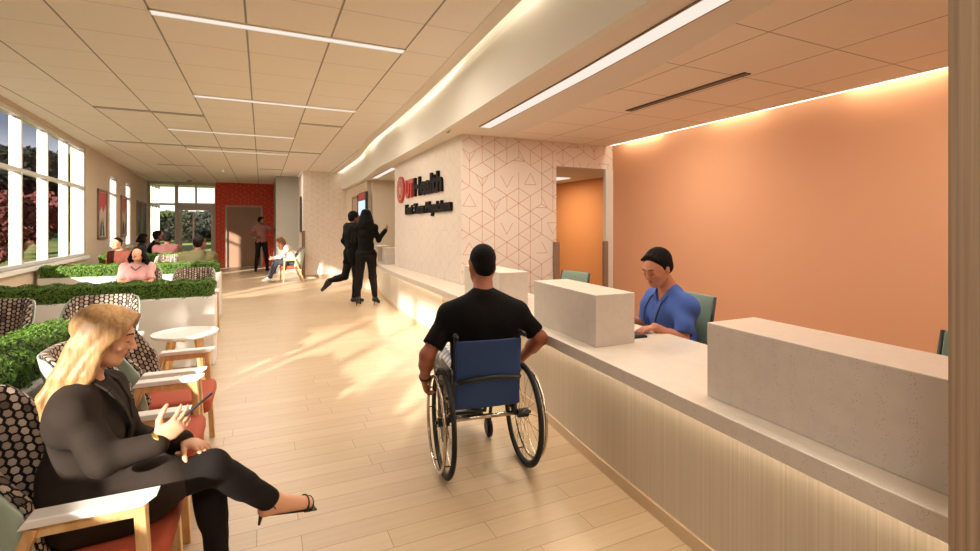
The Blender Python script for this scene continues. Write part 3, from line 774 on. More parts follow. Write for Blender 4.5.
# ------------------------------------------------------------------ framed prints on the window wall
def print_frame(y0,y1,label,c1,c2,seed):
    s0,s1=wl(y0),wl(y1); cy=(s0+s1)/2; W=s1-s0; z0,z1=1.15,2.18
    o=thing('framed_print',label,'picture',tuple(WM@Vector((0.0,cy,(z0+z1)/2))),ang,'framed prints on the window wall'); H=z1-z0
    b=MB(); f=.045
    b.box((0,-W/2,-H/2),(.035,W/2,-H/2+f)); b.box((0,-W/2,H/2-f),(.035,W/2,H/2)); b.box((0,-W/2,-H/2),(.035,-W/2+f,H/2)); b.box((0,W/2-f,-H/2),(.035,W/2,H/2)); b.build('frame',M_guard,o)
    b=MB(); b.box((.002,-W/2+f,-H/2+f),(.012,W/2-f,H/2-f)); b.build('canvas',mat('print_paper',c2,.6),o)
    r_=random.Random(seed)
    b=MB(); w=W/2-f-.02; hh=H/2-f-.02
    poly=[(-w,hh),(w,hh),(w,.22*H),(w*.3,.05*H),(-w*.2,.16*H),(-w,-.02*H)]
    yz_prism(b,poly,.012,.015); b.build('color_field',mat('print_color',c1,.6),o)
    b=MB()
    for k in range(7):
        x=(r_.random()-.5)*1.2*w; a=(r_.random()-.5)*.5; L=.2+.2*r_.random()
        yz_prism(b,[(x-.03,-hh),(x+.03,-hh),(x+a*.3+.035,-hh+L*.7),(x+a*.45,-hh+L),(x+a*.3-.03,-hh+L*.7)],.016,.018)
    b.build('plant_shape',mat('print_green',srgb(42,96,74),.6),o)
print_frame(12.24,13.08,'pink topped framed print nearest, right of the big window',srgb(196,84,84),srgb(214,196,178),1)
print_frame(14.70,15.40,'pink topped framed print between the two narrow windows',srgb(190,96,84),srgb(206,186,166),2)
print_frame(17.14,17.90,'green framed print past the narrow windows, left of pair',srgb(96,84,70),srgb(70,110,96),3)
print_frame(17.98,18.85,'green framed print nearest the glass entrance corner',srgb(110,88,72),srgb(60,96,84),4)
# ------------------------------------------------------------------ people: one continuous body from blended volumes
class Field:
    def __init__(s,lo,hi,h):
        s.h=h; s.lo=np.array(lo,float); n=np.ceil((np.array(hi)-s.lo)/h).astype(int)+1; s.n=n
        s.g=np.full(tuple(n),.25,np.float32)
    def _sl(s,lo,hi,pad):
        a=np.clip(np.floor((np.array(lo)-pad-s.lo)/s.h).astype(int),0,s.n-1); b=np.clip(np.ceil((np.array(hi)+pad-s.lo)/s.h).astype(int)+1,1,s.n)
        ax=[(s.lo[i]+s.h*np.arange(a[i],b[i])).astype(np.float32) for i in range(3)]
        X,Y,Z=np.meshgrid(*ax,indexing='ij',sparse=True)
        return (slice(a[0],b[0]),slice(a[1],b[1]),slice(a[2],b[2])),X,Y,Z
    def put(s,fn,lo,hi,k=.02,op='add'):
        sl,X,Y,Z=s._sl(lo,hi,k+3*s.h+.01)
        g=s.g[sl]
        if g.size==0: return s
        d=fn(X,Y,Z)
        if op=='sub':
            d=-d; hh=np.clip(.5-.5*(d-g)/max(k,1e-6)*-1,0,1)
            m=np.maximum(g,d); e=np.maximum(k-np.abs(g-d),0)/max(k,1e-6); s.g[sl]=m+e*e*k*.25
        else:
            m=np.minimum(g,d); e=np.maximum(k-np.abs(g-d),0)/max(k,1e-6); s.g[sl]=m-e*e*k*.25
        return s
    def cone(s,a,b,ra,rb,k=.02,op='add'):
        a=np.array(a,np.float32);b=np.array(b,np.float32);d=b-a;L2=float(d@d)+1e-9
        def fn(X,Y,Z):
            x,y,z=X-a[0],Y-a[1],Z-a[2]; t=np.clip((x*d[0]+y*d[1]+z*d[2])/L2,0,1)
            return np.sqrt((x-t*d[0])**2+(y-t*d[1])**2+(z-t*d[2])**2)-(ra+(rb-ra)*t)
        r=max(ra,rb); return s.put(fn,np.minimum(a,b)-r,np.maximum(a,b)+r,k,op)
    def ell(s,c,r,Rm=None,k=.02,op='add'):
        c=np.array(c,np.float32); Rm=np.eye(3) if Rm is None else np.array(Rm); r=np.array(r,float)
        def fn(X,Y,Z):
            x,y,z=X-c[0],Y-c[1],Z-c[2]
            q=[(x*Rm[0,i]+y*Rm[1,i]+z*Rm[2,i]) for i in range(3)]
            k0=np.sqrt(sum((q[i]/r[i])**2 for i in range(3))); k1=np.sqrt(sum((q[i]/r[i]**2)**2 for i in range(3)))+1e-6
            return (k0*(k0-1)/k1).astype(np.float32)
        m=np.abs(Rm)@r; return s.put(fn,c-m,c+m,k,op)
    def econe(s,a,b,side,ra,rb,k=.03,op='add'):
        """elliptic section limb; ra=(half width along side, half depth)"""
        a=np.array(a,float);b=np.array(b,float);ax=b-a;L=np.linalg.norm(ax);ax/=L
        sd=np.array(side,float);sd-=ax*(sd@ax);sd/=np.linalg.norm(sd);nn=np.cross(ax,sd)
        def fn(X,Y,Z):
            x,y,z=X-a[0],Y-a[1],Z-a[2]; tl=x*ax[0]+y*ax[1]+z*ax[2]; t=np.clip(tl/L,0,1)
            w=ra[0]+(rb[0]-ra[0])*t; dp=ra[1]+(rb[1]-ra[1])*t; mn=np.minimum(w,dp)
            u=x*sd[0]+y*sd[1]+z*sd[2]; v=x*nn[0]+y*nn[1]+z*nn[2]; o=tl-t*L
            q0=np.sqrt((u/w)**2+(v/dp)**2+(o/mn)**2); q1=np.sqrt((u/w**2)**2+(v/dp**2)**2+(o/mn**2)**2)+1e-6
            return (q0*(q0-1)/q1).astype(np.float32)
        r=max(ra+rb) if isinstance(ra,tuple) else 0
        return s.put(fn,np.minimum(a,b)-r,np.maximum(a,b)+r,k,op)
    def wave(s,amp,f,seed=0,zdir=None):
        r_=np.random.RandomState(seed)
        ax=[(s.lo[i]+s.h*np.arange(s.n[i])).astype(np.float32) for i in range(3)]
        X,Y,Z=np.meshgrid(*ax,indexing='ij',sparse=True)
        for k in range(4):
            d=r_.randn(3); d/=np.linalg.norm(d); ff=f*(.6+.9*r_.rand())
            s.g+=(amp*.5*np.sin(ff*(X*d[0]+Y*d[1]+Z*d[2])+r_.rand()*6+1.5*np.sin(9*Z+7*X+k))).astype(np.float32)
        return s
    def cut(s,point,normal):
        """remove everything on the normal side of a plane"""
        p=np.array(point,float);n=np.array(normal,float);n/=np.linalg.norm(n)
        ax=[(s.lo[i]+s.h*np.arange(s.n[i])).astype(np.float32) for i in range(3)]
        X,Y,Z=np.meshgrid(*ax,indexing='ij',sparse=True)
        s.g=np.maximum(s.g,(X-p[0])*n[0]+(Y-p[1])*n[1]+(Z-p[2])*n[2]).astype(np.float32); return s
    def mesh(s,name,mats,parent,regions=(),smooth_it=1):
        g=s.g; g=g.copy(); g[0]=g[-1]=.1; g[:,0]=g[:,-1]=.1; g[:,:,0]=g[:,:,-1]=.1
        ins=g<0; n=g.shape
        c=ins[:-1,:-1,:-1].astype(np.int8)
        for dx in (0,1):
            for dy in (0,1):
                for dz in (0,1):
                    if dx+dy+dz: c=c+ins[dx:n[0]-1+dx,dy:n[1]-1+dy,dz:n[2]-1+dz]
        act=(c>0)&(c<8); idx=np.full(act.shape,-1,np.int32); cells=np.argwhere(act); idx[act]=np.arange(len(cells))
        if len(cells)==0: return None
        acc=np.zeros((len(cells),3)); cnt=np.zeros(len(cells))
        i,j,k=cells.T
        cor=[(a,b_,c_) for a in (0,1) for b_ in (0,1) for c_ in (0,1)]
        for a in range(8):
            for b_ in range(a+1,8):
                A,B=cor[a],cor[b_]
                if sum(abs(A[q]-B[q]) for q in range(3))!=1: continue
                ga=g[i+A[0],j+A[1],k+A[2]]; gb=g[i+B[0],j+B[1],k+B[2]]; cr=(ga<0)!=(gb<0)
                t=np.where(cr,ga/(ga-gb+1e-12),0)
                for q in range(3): acc[:,q]+=np.where(cr,A[q]+(B[q]-A[q])*t,0)
                cnt+=cr
        V=(cells+acc/cnt[:,None])*s.h+s.lo
        F=[]
        for ax in range(3):
            o=[0,0,0];o[ax]=1
            a_=ins[:n[0]-o[0],:n[1]-o[1],:n[2]-o[2]]; b_=ins[o[0]:,o[1]:,o[2]:]
            cr=a_!=b_; p=np.argwhere(cr)
            u,v=[(1,2),(2,0),(0,1)][ax]
            ok=(p[:,u]>0)&(p[:,v]>0)&(p[:,u]<n[u]-1)&(p[:,v]<n[v]-1); p=p[ok]
            flip=a_[p[:,0],p[:,1],p[:,2]]
            def at(du,dv):
                q=p.copy(); q[:,u]-=du; q[:,v]-=dv; return idx[q[:,0],q[:,1],q[:,2]]
            Q=np.stack([at(1,1),at(0,1),at(0,0),at(1,0)],1); Q[~flip]=Q[~flip][:,::-1]; F.append(Q)
        F=np.concatenate(F); F=F[(F>=0).all(1)]
        for _ in range(smooth_it):
            S=np.zeros_like(V);C=np.zeros(len(V))
            for q in range(4):
                r_=(q+1)%4
                np.add.at(S,F[:,q],V[F[:,r_]]); np.add.at(S,F[:,r_],V[F[:,q]]); np.add.at(C,F[:,q],1); np.add.at(C,F[:,r_],1)
            V=V*.5+.5*S/C[:,None]
        me=bpy.data.meshes.new(name); me.vertices.add(len(V)); me.vertices.foreach_set('co',V.ravel().astype(np.float32))
        me.loops.add(len(F)*4); me.loops.foreach_set('vertex_index',F.ravel().astype(np.int32)); me.polygons.add(len(F))
        me.polygons.foreach_set('loop_start',np.arange(0,len(F)*4,4,dtype=np.int32))
        if not isinstance(mats,(list,tuple)): mats=[mats]
        for m in mats: me.materials.append(m)
        if regions:
            cen=V[F].mean(1); mi=np.zeros(len(F),np.int32)
            for (cc,rr,Rm,mm) in regions:
                q=(cen-np.array(cc))@np.array(Rm); inside=((q/np.array(rr))**2).sum(1)<1; mi[inside]=mm
            me.polygons.foreach_set('material_index',mi)
        me.polygons.foreach_set('use_smooth',np.ones(len(F),bool)); me.update(calc_edges=True); me.validate()
        o=bpy.data.objects.new(name,me); COL.objects.link(o); o.parent=parent; return o

A=lambda *v: np.array(v,float)
def unit(v): v=np.array(v,float); return v/(np.linalg.norm(v)+1e-9)
def frame(fwd,up=(0,0,1)):
    f=unit(fwd); r=unit(np.cross(f,up)); u=np.cross(r,f); return np.stack([r,f,u],1)   # columns: right, forward, up
def do_head(F,c,Hf,S,fem=False,k=.014,cheek=1.0):
    """Hf columns right/forward/up, c = head centre (middle of the skull), S=1 -> 23 cm head"""
    W=lambda x,y,z: c+Hf@(A(x,y,z)*S)
    F.ell(W(0,-.018,.028),A(.074,.094,.086)*S,Hf,k*S)
    F.ell(W(0,.022,.005),A(.064,.070,.083)*S,Hf,.03*S)
    F.ell(W(0,.030,-.055),A(.050 if fem else .055,.055,.052)*S,Hf,.03*S)
    F.ell(W(0,.066,-.092),A(.022,.020,.018)*S,Hf,.025*S)         # chin
    for s in (-1,1):
        F.cone(W(s*.052,-.005,-.045),W(s*.030,.055,-.088),.018*S,.014*S,.03*S)   # jaw line
        F.ell(W(s*.036,.066,-.022),A(.022,.018,.018)*S,Hf,.02*S)   # cheek
    F.ell(W(0,.083,.028),A(.045,.014,.010)*S,Hf,.016*S)           # brow ridge
    for s in (-1,1): F.ell(W(s*.031,.098,.010),A(.016,.013,.010)*S,Hf,.012*S,'sub')
    for s in (-1,1): F.ell(W(s*.031,.078,.009),A(.0145,.0135,.0125)*S,Hf,.003*S)   # lidded eye
    F.cone(W(0,.090,.016),W(0,.112,-.022),.0075*S,.0115*S,.012*S)  # nose
    for s in (-1,1): F.ell(W(s*.011,.102,-.027),A(.008,.010,.007)*S,Hf,.008*S)
    F.ell(W(0,.092,-.050),A(.022,.012,.0065)*S,Hf,.006*S); F.ell(W(0,.090,-.062),A(.019,.012,.0075)*S,Hf,.006*S)
    F.ell(W(0,.100,-.0563),A(.019,.006,.0018)*S,Hf,.003*S,'sub')
    for s in (-1,1):
        F.ell(W(s*.076,-.012,-.008),A(.008,.019,.032)*S,Hf,.008*S); F.ell(W(s*.084,-.008,-.004),A(.005,.010,.018)*S,Hf,.004*S,'sub')
def head_regions(c,Hf,S,lip=1):
    return [(c+Hf@(A(0,.098,-.0555)*S),A(.0225,.014,.0135)*S,Hf,lip)]
def do_hand(F,wr,d,pn,th,S=1,curl=(.35,.5,.4),tc=.35,r=.0085,spread=.08):
    """wrist, direction, palm normal (side the fingers curl to), thumb side"""
    d=unit(d); pn=unit(A(*pn)-d*(A(*pn)@d)); th=unit(A(*th)-d*(A(*th)@d)-pn*(A(*th)@pn))
    wr=A(*wr)
    F.econe(wr,wr+d*.055*S,th,(.026*S,.018*S),(.036*S,.014*S),.012*S)
    F.econe(wr+d*.05*S,wr+d*.085*S,th,(.037*S,.014*S),(.037*S,.0115*S),.010*S)
    offs=(.028,.0095,-.0095,-.0275); lens=(.072,.080,.075,.058)
    for i in range(4):
        p=wr+d*(.088-.006*abs(i-1.2))*S+th*offs[i]*S; a=0; v=unit(d+th*spread*(1.5-i)*.7)
        for q,fr in enumerate((.45,.32,.25)):
            a+=curl[q]; dd=v*math.cos(a)+pn*math.sin(a); e=p+dd*lens[i]*fr*S
            F.cone(p,e,(r-.0006*q)*S,(r-.0012-.0006*q)*S,.0035*S); p=e
    p=wr+d*.025*S+th*.026*S; v=unit(d*.75+th*.75+pn*.25)
    for q,L in enumerate((.045,.032,.026)):
        e=p+v*L*S; F.cone(p,e,(.0125-.0016*q)*S,(.011-.0018*q)*S,.008*S); p=e; v=unit(v+d*tc+pn*tc*.7-th*tc*.5)
def limb(F,p,q,r,ra,rm,rb,k=.03):
    F.cone(p,q,ra,rm,k); F.cone(q,r,rm*.97,rb,k)
DEF=dict(neckr=.056,arm=(.046,.038,.027),leg=(.085,.056,.038))
def person(name,label,loc,rz,J,S=1.0,h=.011,skin=None,lips=None,top=None,bottom=None,shoe=None,hair=None,hairstyle='short',
           sleeve='long',fem=False,group=None,hair_len=.0,coat=0,hood=False,clothes_names=('shirt','trousers'),legs=True,waist_cut=None,folds=.0025,parts=(),narrow=True,bulk=1.0,vneck=False,drape=False,toes=False):
    """J holds joints in the local frame (x right, y forward, z up)"""
    T=thing(name,label,'person',loc,rz,group)
    j={k:A(*v) for k,v in J.items() if k not in('hf','hup','handL','handR')}
    if fem and narrow:
        for s in 'LR':
            for q in ('sh','el'): j[q+s]=j[q+s]*A(.84,1,1)
    Hf=frame(J.get('hf',(0,1,0)),J.get('hup',(0,0,1)))
    pts=np.array(list(j.values())); lo=pts.min(0)-.22*S; hi=pts.max(0)+.22*S
    g=S
    sd=unit(j['shR']-j['shL']); sp=unit(j['hipR']-j['hipL'])
    def torso(F,inf):
        w=(.85 if fem else 1.0)*bulk
        F.econe(j['pelvis'],j['waist'],sp,(.150*g+inf,.112*g+inf),((.118 if fem else .150)*bulk*g+inf,.100*g+inf),.05*g)
        F.econe(j['waist'],j['chest'],sd,((.118 if fem else .150)*bulk*g+inf,.100*g+inf),(.158*g*w+inf,.114*g+inf),.05*g)
        F.cone(j['shL']-A(0,0,.055*g),j['shR']-A(0,0,.055*g),.062*g+inf*.7,.062*g+inf*.7,.07*g)
        for s in 'LR':
            F.cone(j['chest']+(j['sh'+s]-j['chest'])*.25+A(0,0,.04*g),j['sh'+s],.078*g+inf,.048*g*w**.5+inf,.06*g)
            F.cone(j['neck']-A(0,0,.025*g),j['sh'+s]+A(0,0,.004*g),.056*g+inf*.6,.046*g+inf*.8,.06*g)
            F.ell(j['hip'+s]-A(0,.01,0)*g,A(.088,.095,.095)*g+inf,None,.05*g)
        if fem:
            fw=unit(np.cross(A(0,0,1),sd)); fw=unit(np.cross(j['neck']-j['waist'],sd))*-1
            if fw[1]*1<0 and True: pass
            for s in 'LR':
                dd=1 if s=='R' else -1
                F.ell(j['chest']+sd*dd*.065*g+FW*.085*g+A(0,0,-.015)*g,A(.058,.055,.058)*g+inf,None,.04*g)
    FW=unit(np.cross(A(0,0,1),sd)) if True else None
    if (FW@Hf[:,1])<0: FW=-FW
    # body
    F=Field(lo,hi,h)
    torso(F,-.008)
    F.cone(j['neck'],j['head']+Hf@(A(0,-.015,-.05)*S),DEF['neckr']*g*(.88 if fem else 1.05),(.047 if fem else .054)*g,.03*g)
    do_head(F,j['head'],Hf,S,fem)
    a=DEF['arm']; l=DEF['leg']; am=.9 if fem else 1.06
    for s in 'LR':
        q_=.008 if (sleeve=='long' and top is not None) else 0
        limb(F,j['sh'+s],j['el'+s],j['wr'+s],a[0]*g*am-q_,a[1]*g*am-q_,a[2]*g*am,.02*g)
        F.cone(j['el'+s],j['el'+s]*.6+j['wr'+s]*.4,.036*g*am-q_,.041*g*am-q_,.02*g)
        hd=J.get('hand'+s)
        if hd is None:
            d=unit(j['wr'+s]-j['el'+s]); hd=dict(d=d,pn=sd*(1 if s=='L' else -1),th=FW)
        do_hand(F,j['wr'+s],hd['d'],hd['pn'],hd['th'],S*hd.get('s',1),hd.get('curl',(.35,.5,.4)),hd.get('tc',.35))
        if legs:
            q_=.008 if bottom is not None else 0
            limb(F,j['hip'+s],j['kn'+s],j['an'+s],l[0]*g-q_*1.4,l[1]*g-q_*1.4,l[2]*g-q_*.5,.03*g)
            F.cone(j['kn'+s]*.75+j['an'+s]*.25,j['kn'+s]*.5+j['an'+s]*.5,.05*g-q_,.046*g-q_,.03*g)
            ft=j['to'+s]-j['an'+s]; he=j['an'+s]-unit(A(ft[0],ft[1],0)+1e-6)*.03*g-A(0,0,.03*g); f_=.62 if shoe is not None else 1.0
            F.cone(j['an'+s],he,.036*g*f_,.030*g*f_,.02*g); F.econe(he,j['to'+s]*(1 if f_==1 else .95)+(0 if f_==1 else 1)*j['an'+s]*.05,np.cross(ft,(0,0,1))+1e-6,(.032*g*f_,.030*g*f_),(.042*g*f_,.022*g*f_),.02*g); F.cone(j['an'+s],j['to'+s]*.9+j['an'+s]*.1,.038*g*f_,.022*g*f_,.03*g*f_)
    reg=head_regions(j['head'],Hf,S) 
    if toes:
        for s in 'LR':
            d_=unit(j['to'+s]-j['an'+s]); u_=unit(np.cross(d_,(0,0,1)))
            for i in range(5): p_=j['to'+s]-d_*.012+u_*(i-2)*.0125*g-A(0,0,.004); F.cone(p_,p_+d_*(.030-.003*abs(i-1)),.0085*g,.0075*g,.002)
    F.mesh('body',[skin,lips or M_lips],T,reg)
    # top garment
    if top is not None:
        F=Field(lo,hi,h); inf=.010*g+(.005 if coat else 0)
        torso(F,inf)
        F.cone(j['neck']-A(0,0,.065*g),j['neck']-A(0,0,.03*g),.085*g,.068*g,.03*g)
        for s in 'LR':
            sl={'long':1.0,'short':.0,'elbow':.35}[sleeve]
            if sleeve=='long': limb(F,j['sh'+s],j['el'+s],j['wr'+s]*.96+j['el'+s]*.04,(a[0]*am)*g+inf,(a[1]*am+.004)*g+inf,(a[2]*am+.008)*g+inf*.8,.025*g)
            else:
                e=j['sh'+s]+(j['el'+s]-j['sh'+s])*(.72 if sleeve=='short' else .95); F.cone(j['sh'+s],e,(a[0]*am)*g+inf,(a[1]*am+.010)*g+inf,.025*g)
                d=unit(j['el'+s]-j['sh'+s])
        if coat:
            for s in 'LR':
                F.cone(j['hip'+s],j['hip'+s]+(j['kn'+s]-j['hip'+s])*coat,.100*g+inf,.086*g+inf,.05*g)
                if drape: F.cone(j['hip'+s]+A(0,.02,-.02),j['hip'+s]+(j['kn'+s]-j['hip'+s])*coat*.9-A(0,0,.03),.085*g+inf,.07*g+inf,.04*g)
        if hood:
            F.econe(j['neck']+A(0,-.05,.0)*g-FW*.02,j['neck']-FW*.09*g-A(0,0,.08*g),sd,(.11*g,.06*g),(.10*g,.035*g),.03*g)
        if folds: F.wave(folds*2,38/g,seed=int(abs(j['head'][0]*991+j['head'][2]*77))%97)
        if not coat: F.cut(j['pelvis']-A(0,0,.045*g) if waist_cut is None else A(*waist_cut),(0,0,-1))
        if vneck: F.cone(j['neck']+A(0,0,-.01*g)+FW*.06*g,j['neck']-A(0,0,.10*g)+FW*.125*g,.045*g,.010*g,.004,'sub')
        # open the neck
        F.ell(j['neck']+A(0,0,.055*g)+FW*.028*g,A(.058,.066,.05)*g,None,.006,'sub')
        for s in 'LR':
            if sleeve!='long':
                d=unit(j['el'+s]-j['sh'+s]); e=j['sh'+s]+(j['el'+s]-j['sh'+s])*(.72 if sleeve=='short' else .95)
                q0=e+d*.03*g; F.cone(q0+d*.04*g,q0+d*.09*g,.075*g,.075*g,.002,'sub')
        F.mesh(clothes_names[0],top,T)
    if bottom is not None and legs:
        F=Field(lo,hi,h); inf=.011*g
        F.econe(j['pelvis'],j['pelvis']*.45+j['waist']*.55,sp,(.150*g+inf*.6,.112*g+inf*.6),(.125*g+inf*.3,.100*g+inf*.3),.04*g)
        for s in 'LR':
            F.ell(j['hip'+s]-A(0,.01,0)*g,A(.088,.095,.095)*g+inf,None,.05*g)
            e=j['an'+s]*.93+j['kn'+s]*.07; limb(F,j['hip'+s],j['kn'+s],e,l[0]*g+inf,l[1]*g+inf,l[2]*g+inf*1.2,.035*g)
            F.cone(j['kn'+s]*.75+j['an'+s]*.25,j['kn'+s]*.5+j['an'+s]*.5,.05*g+inf,.048*g+inf,.03*g)
        if folds: F.wave(min(folds,.002)*1.6,34/g,seed=11)
        F.mesh(clothes_names[1],bottom,T)
    if shoe is not None and legs:
        for s in 'LR':
            F=Field(np.minimum(j['an'+s],j['to'+s])-.1*S,np.maximum(j['an'+s],j['to'+s])+.1*S,min(h,.009))
            ft=j['to'+s]-j['an'+s]; fh=unit(A(ft[0],ft[1],0)+1e-6); he=j['an'+s]-fh*.035*g-A(0,0,.035*g)
            F.cone(j['an'+s]-A(0,0,.01*g),he,.042*g,.036*g,.02*g); F.cone(he,j['to'+s],.036*g,.030*g,.02*g); F.cone(j['an'+s],j['to'+s],.040*g,.024*g,.02*g)
            F.mesh('shoe',shoe,T)
    # hair
    if hair is not None:
        c=j['head']; W=lambda x,y,z: c+Hf@(A(x,y,z)*S)
        F=Field(c-.34*S-A(0,0,hair_len),c+.2*S,min(h,.008))
        if hairstyle in('short','crop','bald'):
            th=.010 if hairstyle=='short' else .0
            F.ell(W(0,-.030,.041),A(.0765+th,.0925+th,.085+th)*S,Hf,.01)
            F.ell(W(0,-.060,-.015),A(.062+th,.055+th,.06)*S,Hf,.02)
            if hairstyle=='short':
                for q in range(14):
                    x=-.065+.01*q; F.cone(W(x*.8,-.06,.118-4*x*x),W(x*.9+.012*math.sin(q*2.1),.044,.108-7*x*x+.005*math.sin(q*1.7)),.013*S,.009*S,.004*S)
            # clear the face and round the ears
            for s in(-1,1): F.cone(W(s*.070,.012,.03),W(s*.073,.010,-.018),.009*S,.006*S,.008*S)
            for s in(-1,1): F.ell(W(s*.085,.03,-.055),A(.03,.055,.055)*S,Hf,.01*S,'sub')
            F.ell(W(0,.0,-.16),A(.2,.2,.085)*S,Hf,.005,'sub')
        elif hairstyle=='bun':
            F.ell(W(0,-.024,.041),A(.081,.096,.088)*S,Hf,.01); F.ell(W(0,-.060,-.01),A(.064,.056,.06)*S,Hf,.02); F.ell(W(0,-.125,.04),A(.04,.04,.04)*S,Hf,.015); F.ell(W(0,.0,-.17),A(.2,.2,.10)*S,Hf,.005,'sub')
        else: # long
            r_=random.Random(5); F.ell(W(0,-.022,.040),A(.084,.101,.090)*S,Hf,.01)
            for q in range(26):
                an=-2.05+4.1*q/25; x,y=math.sin(an)*.082,-math.cos(an)*.095-.015
                L=hair_len/S if hair_len else .2
                top_=W(x*.6,y*.6,.09); mid=W(x*1.1,y*1.05,-.02); end=mid+A(0,0,-L*S*(.75+.35*r_.random()))+Hf@A(x*.35,y*.25-.01,0)*S
                F.cone(top_,mid,.020*S,.024*S,.012*S); F.cone(mid,(mid+end)/2+Hf@A(x*.2,0,0)*S,.024*S,.022*S,.012*S); F.cone((mid+end)/2+Hf@A(x*.2,0,0)*S,end,.022*S,.010*S,.012*S)
            F.ell(W(0,.130,-.03),A(.066,.088,.088)*S,Hf,.008*S,'sub')
        F.mesh('hair',hair,T)
    if h<.0085 or parts:
        c=j['head']; W=lambda x,y,z: tuple(c+Hf@(A(x,y,z)*S))
        for s in (-1,1):
            b=MB(); b.tube([W(s*.014,.097,.029),W(s*.028,.0975,.036),W(s*.044,.088,.034),W(s*.050,.081,.030)],[.0018*S,.003*S,.0026*S,.0012*S],6); b.build('eyebrow',hair or M_hblk,T,smooth=True)
            b=MB(); b.tube([W(s*.018,.0895,.002),W(s*.031,.0935,-.0015),W(s*.045,.0865,.002)],[.001*S,.0016*S,.001*S],6); b.build('eyelashes',M_hblk,T,smooth=True)
    return T
def mir(d):
    """fill in missing right side joints from left ones"""
    for k in list(d):
        if k.endswith('L') and k[:-1]+'R' not in d and not k.startswith('hand'): d[k[:-1]+'R']=(-d[k][0],)+tuple(d[k][1:])
    return d
def stand(**k):
    d=dict(head=(0,.02,1.60),neck=(0,-.01,1.46),chest=(0,-.01,1.28),waist=(0,0,1.08),pelvis=(0,0,.94),shL=(-.18,-.01,1.40),elL=(-.235,-.02,1.12),wrL=(-.23,.06,.88),
           hipL=(-.09,0,.90),knL=(-.10,.02,.49),anL=(-.11,-.02,.08),toL=(-.13,.14,.03)); d.update(k); return mir(d)
def sit(**k):
    d=dict(head=(0,.03,1.14),neck=(0,-.02,1.00),chest=(0,-.04,.82),waist=(0,-.05,.64),pelvis=(0,-.04,.50),shL=(-.18,-.02,.94),elL=(-.235,.04,.68),wrL=(-.13,.25,.58),
           hipL=(-.09,-.02,.49),knL=(-.11,.40,.50),anL=(-.12,.40,.09),toL=(-.13,.55,.03)); d.update(k); return mir(d)
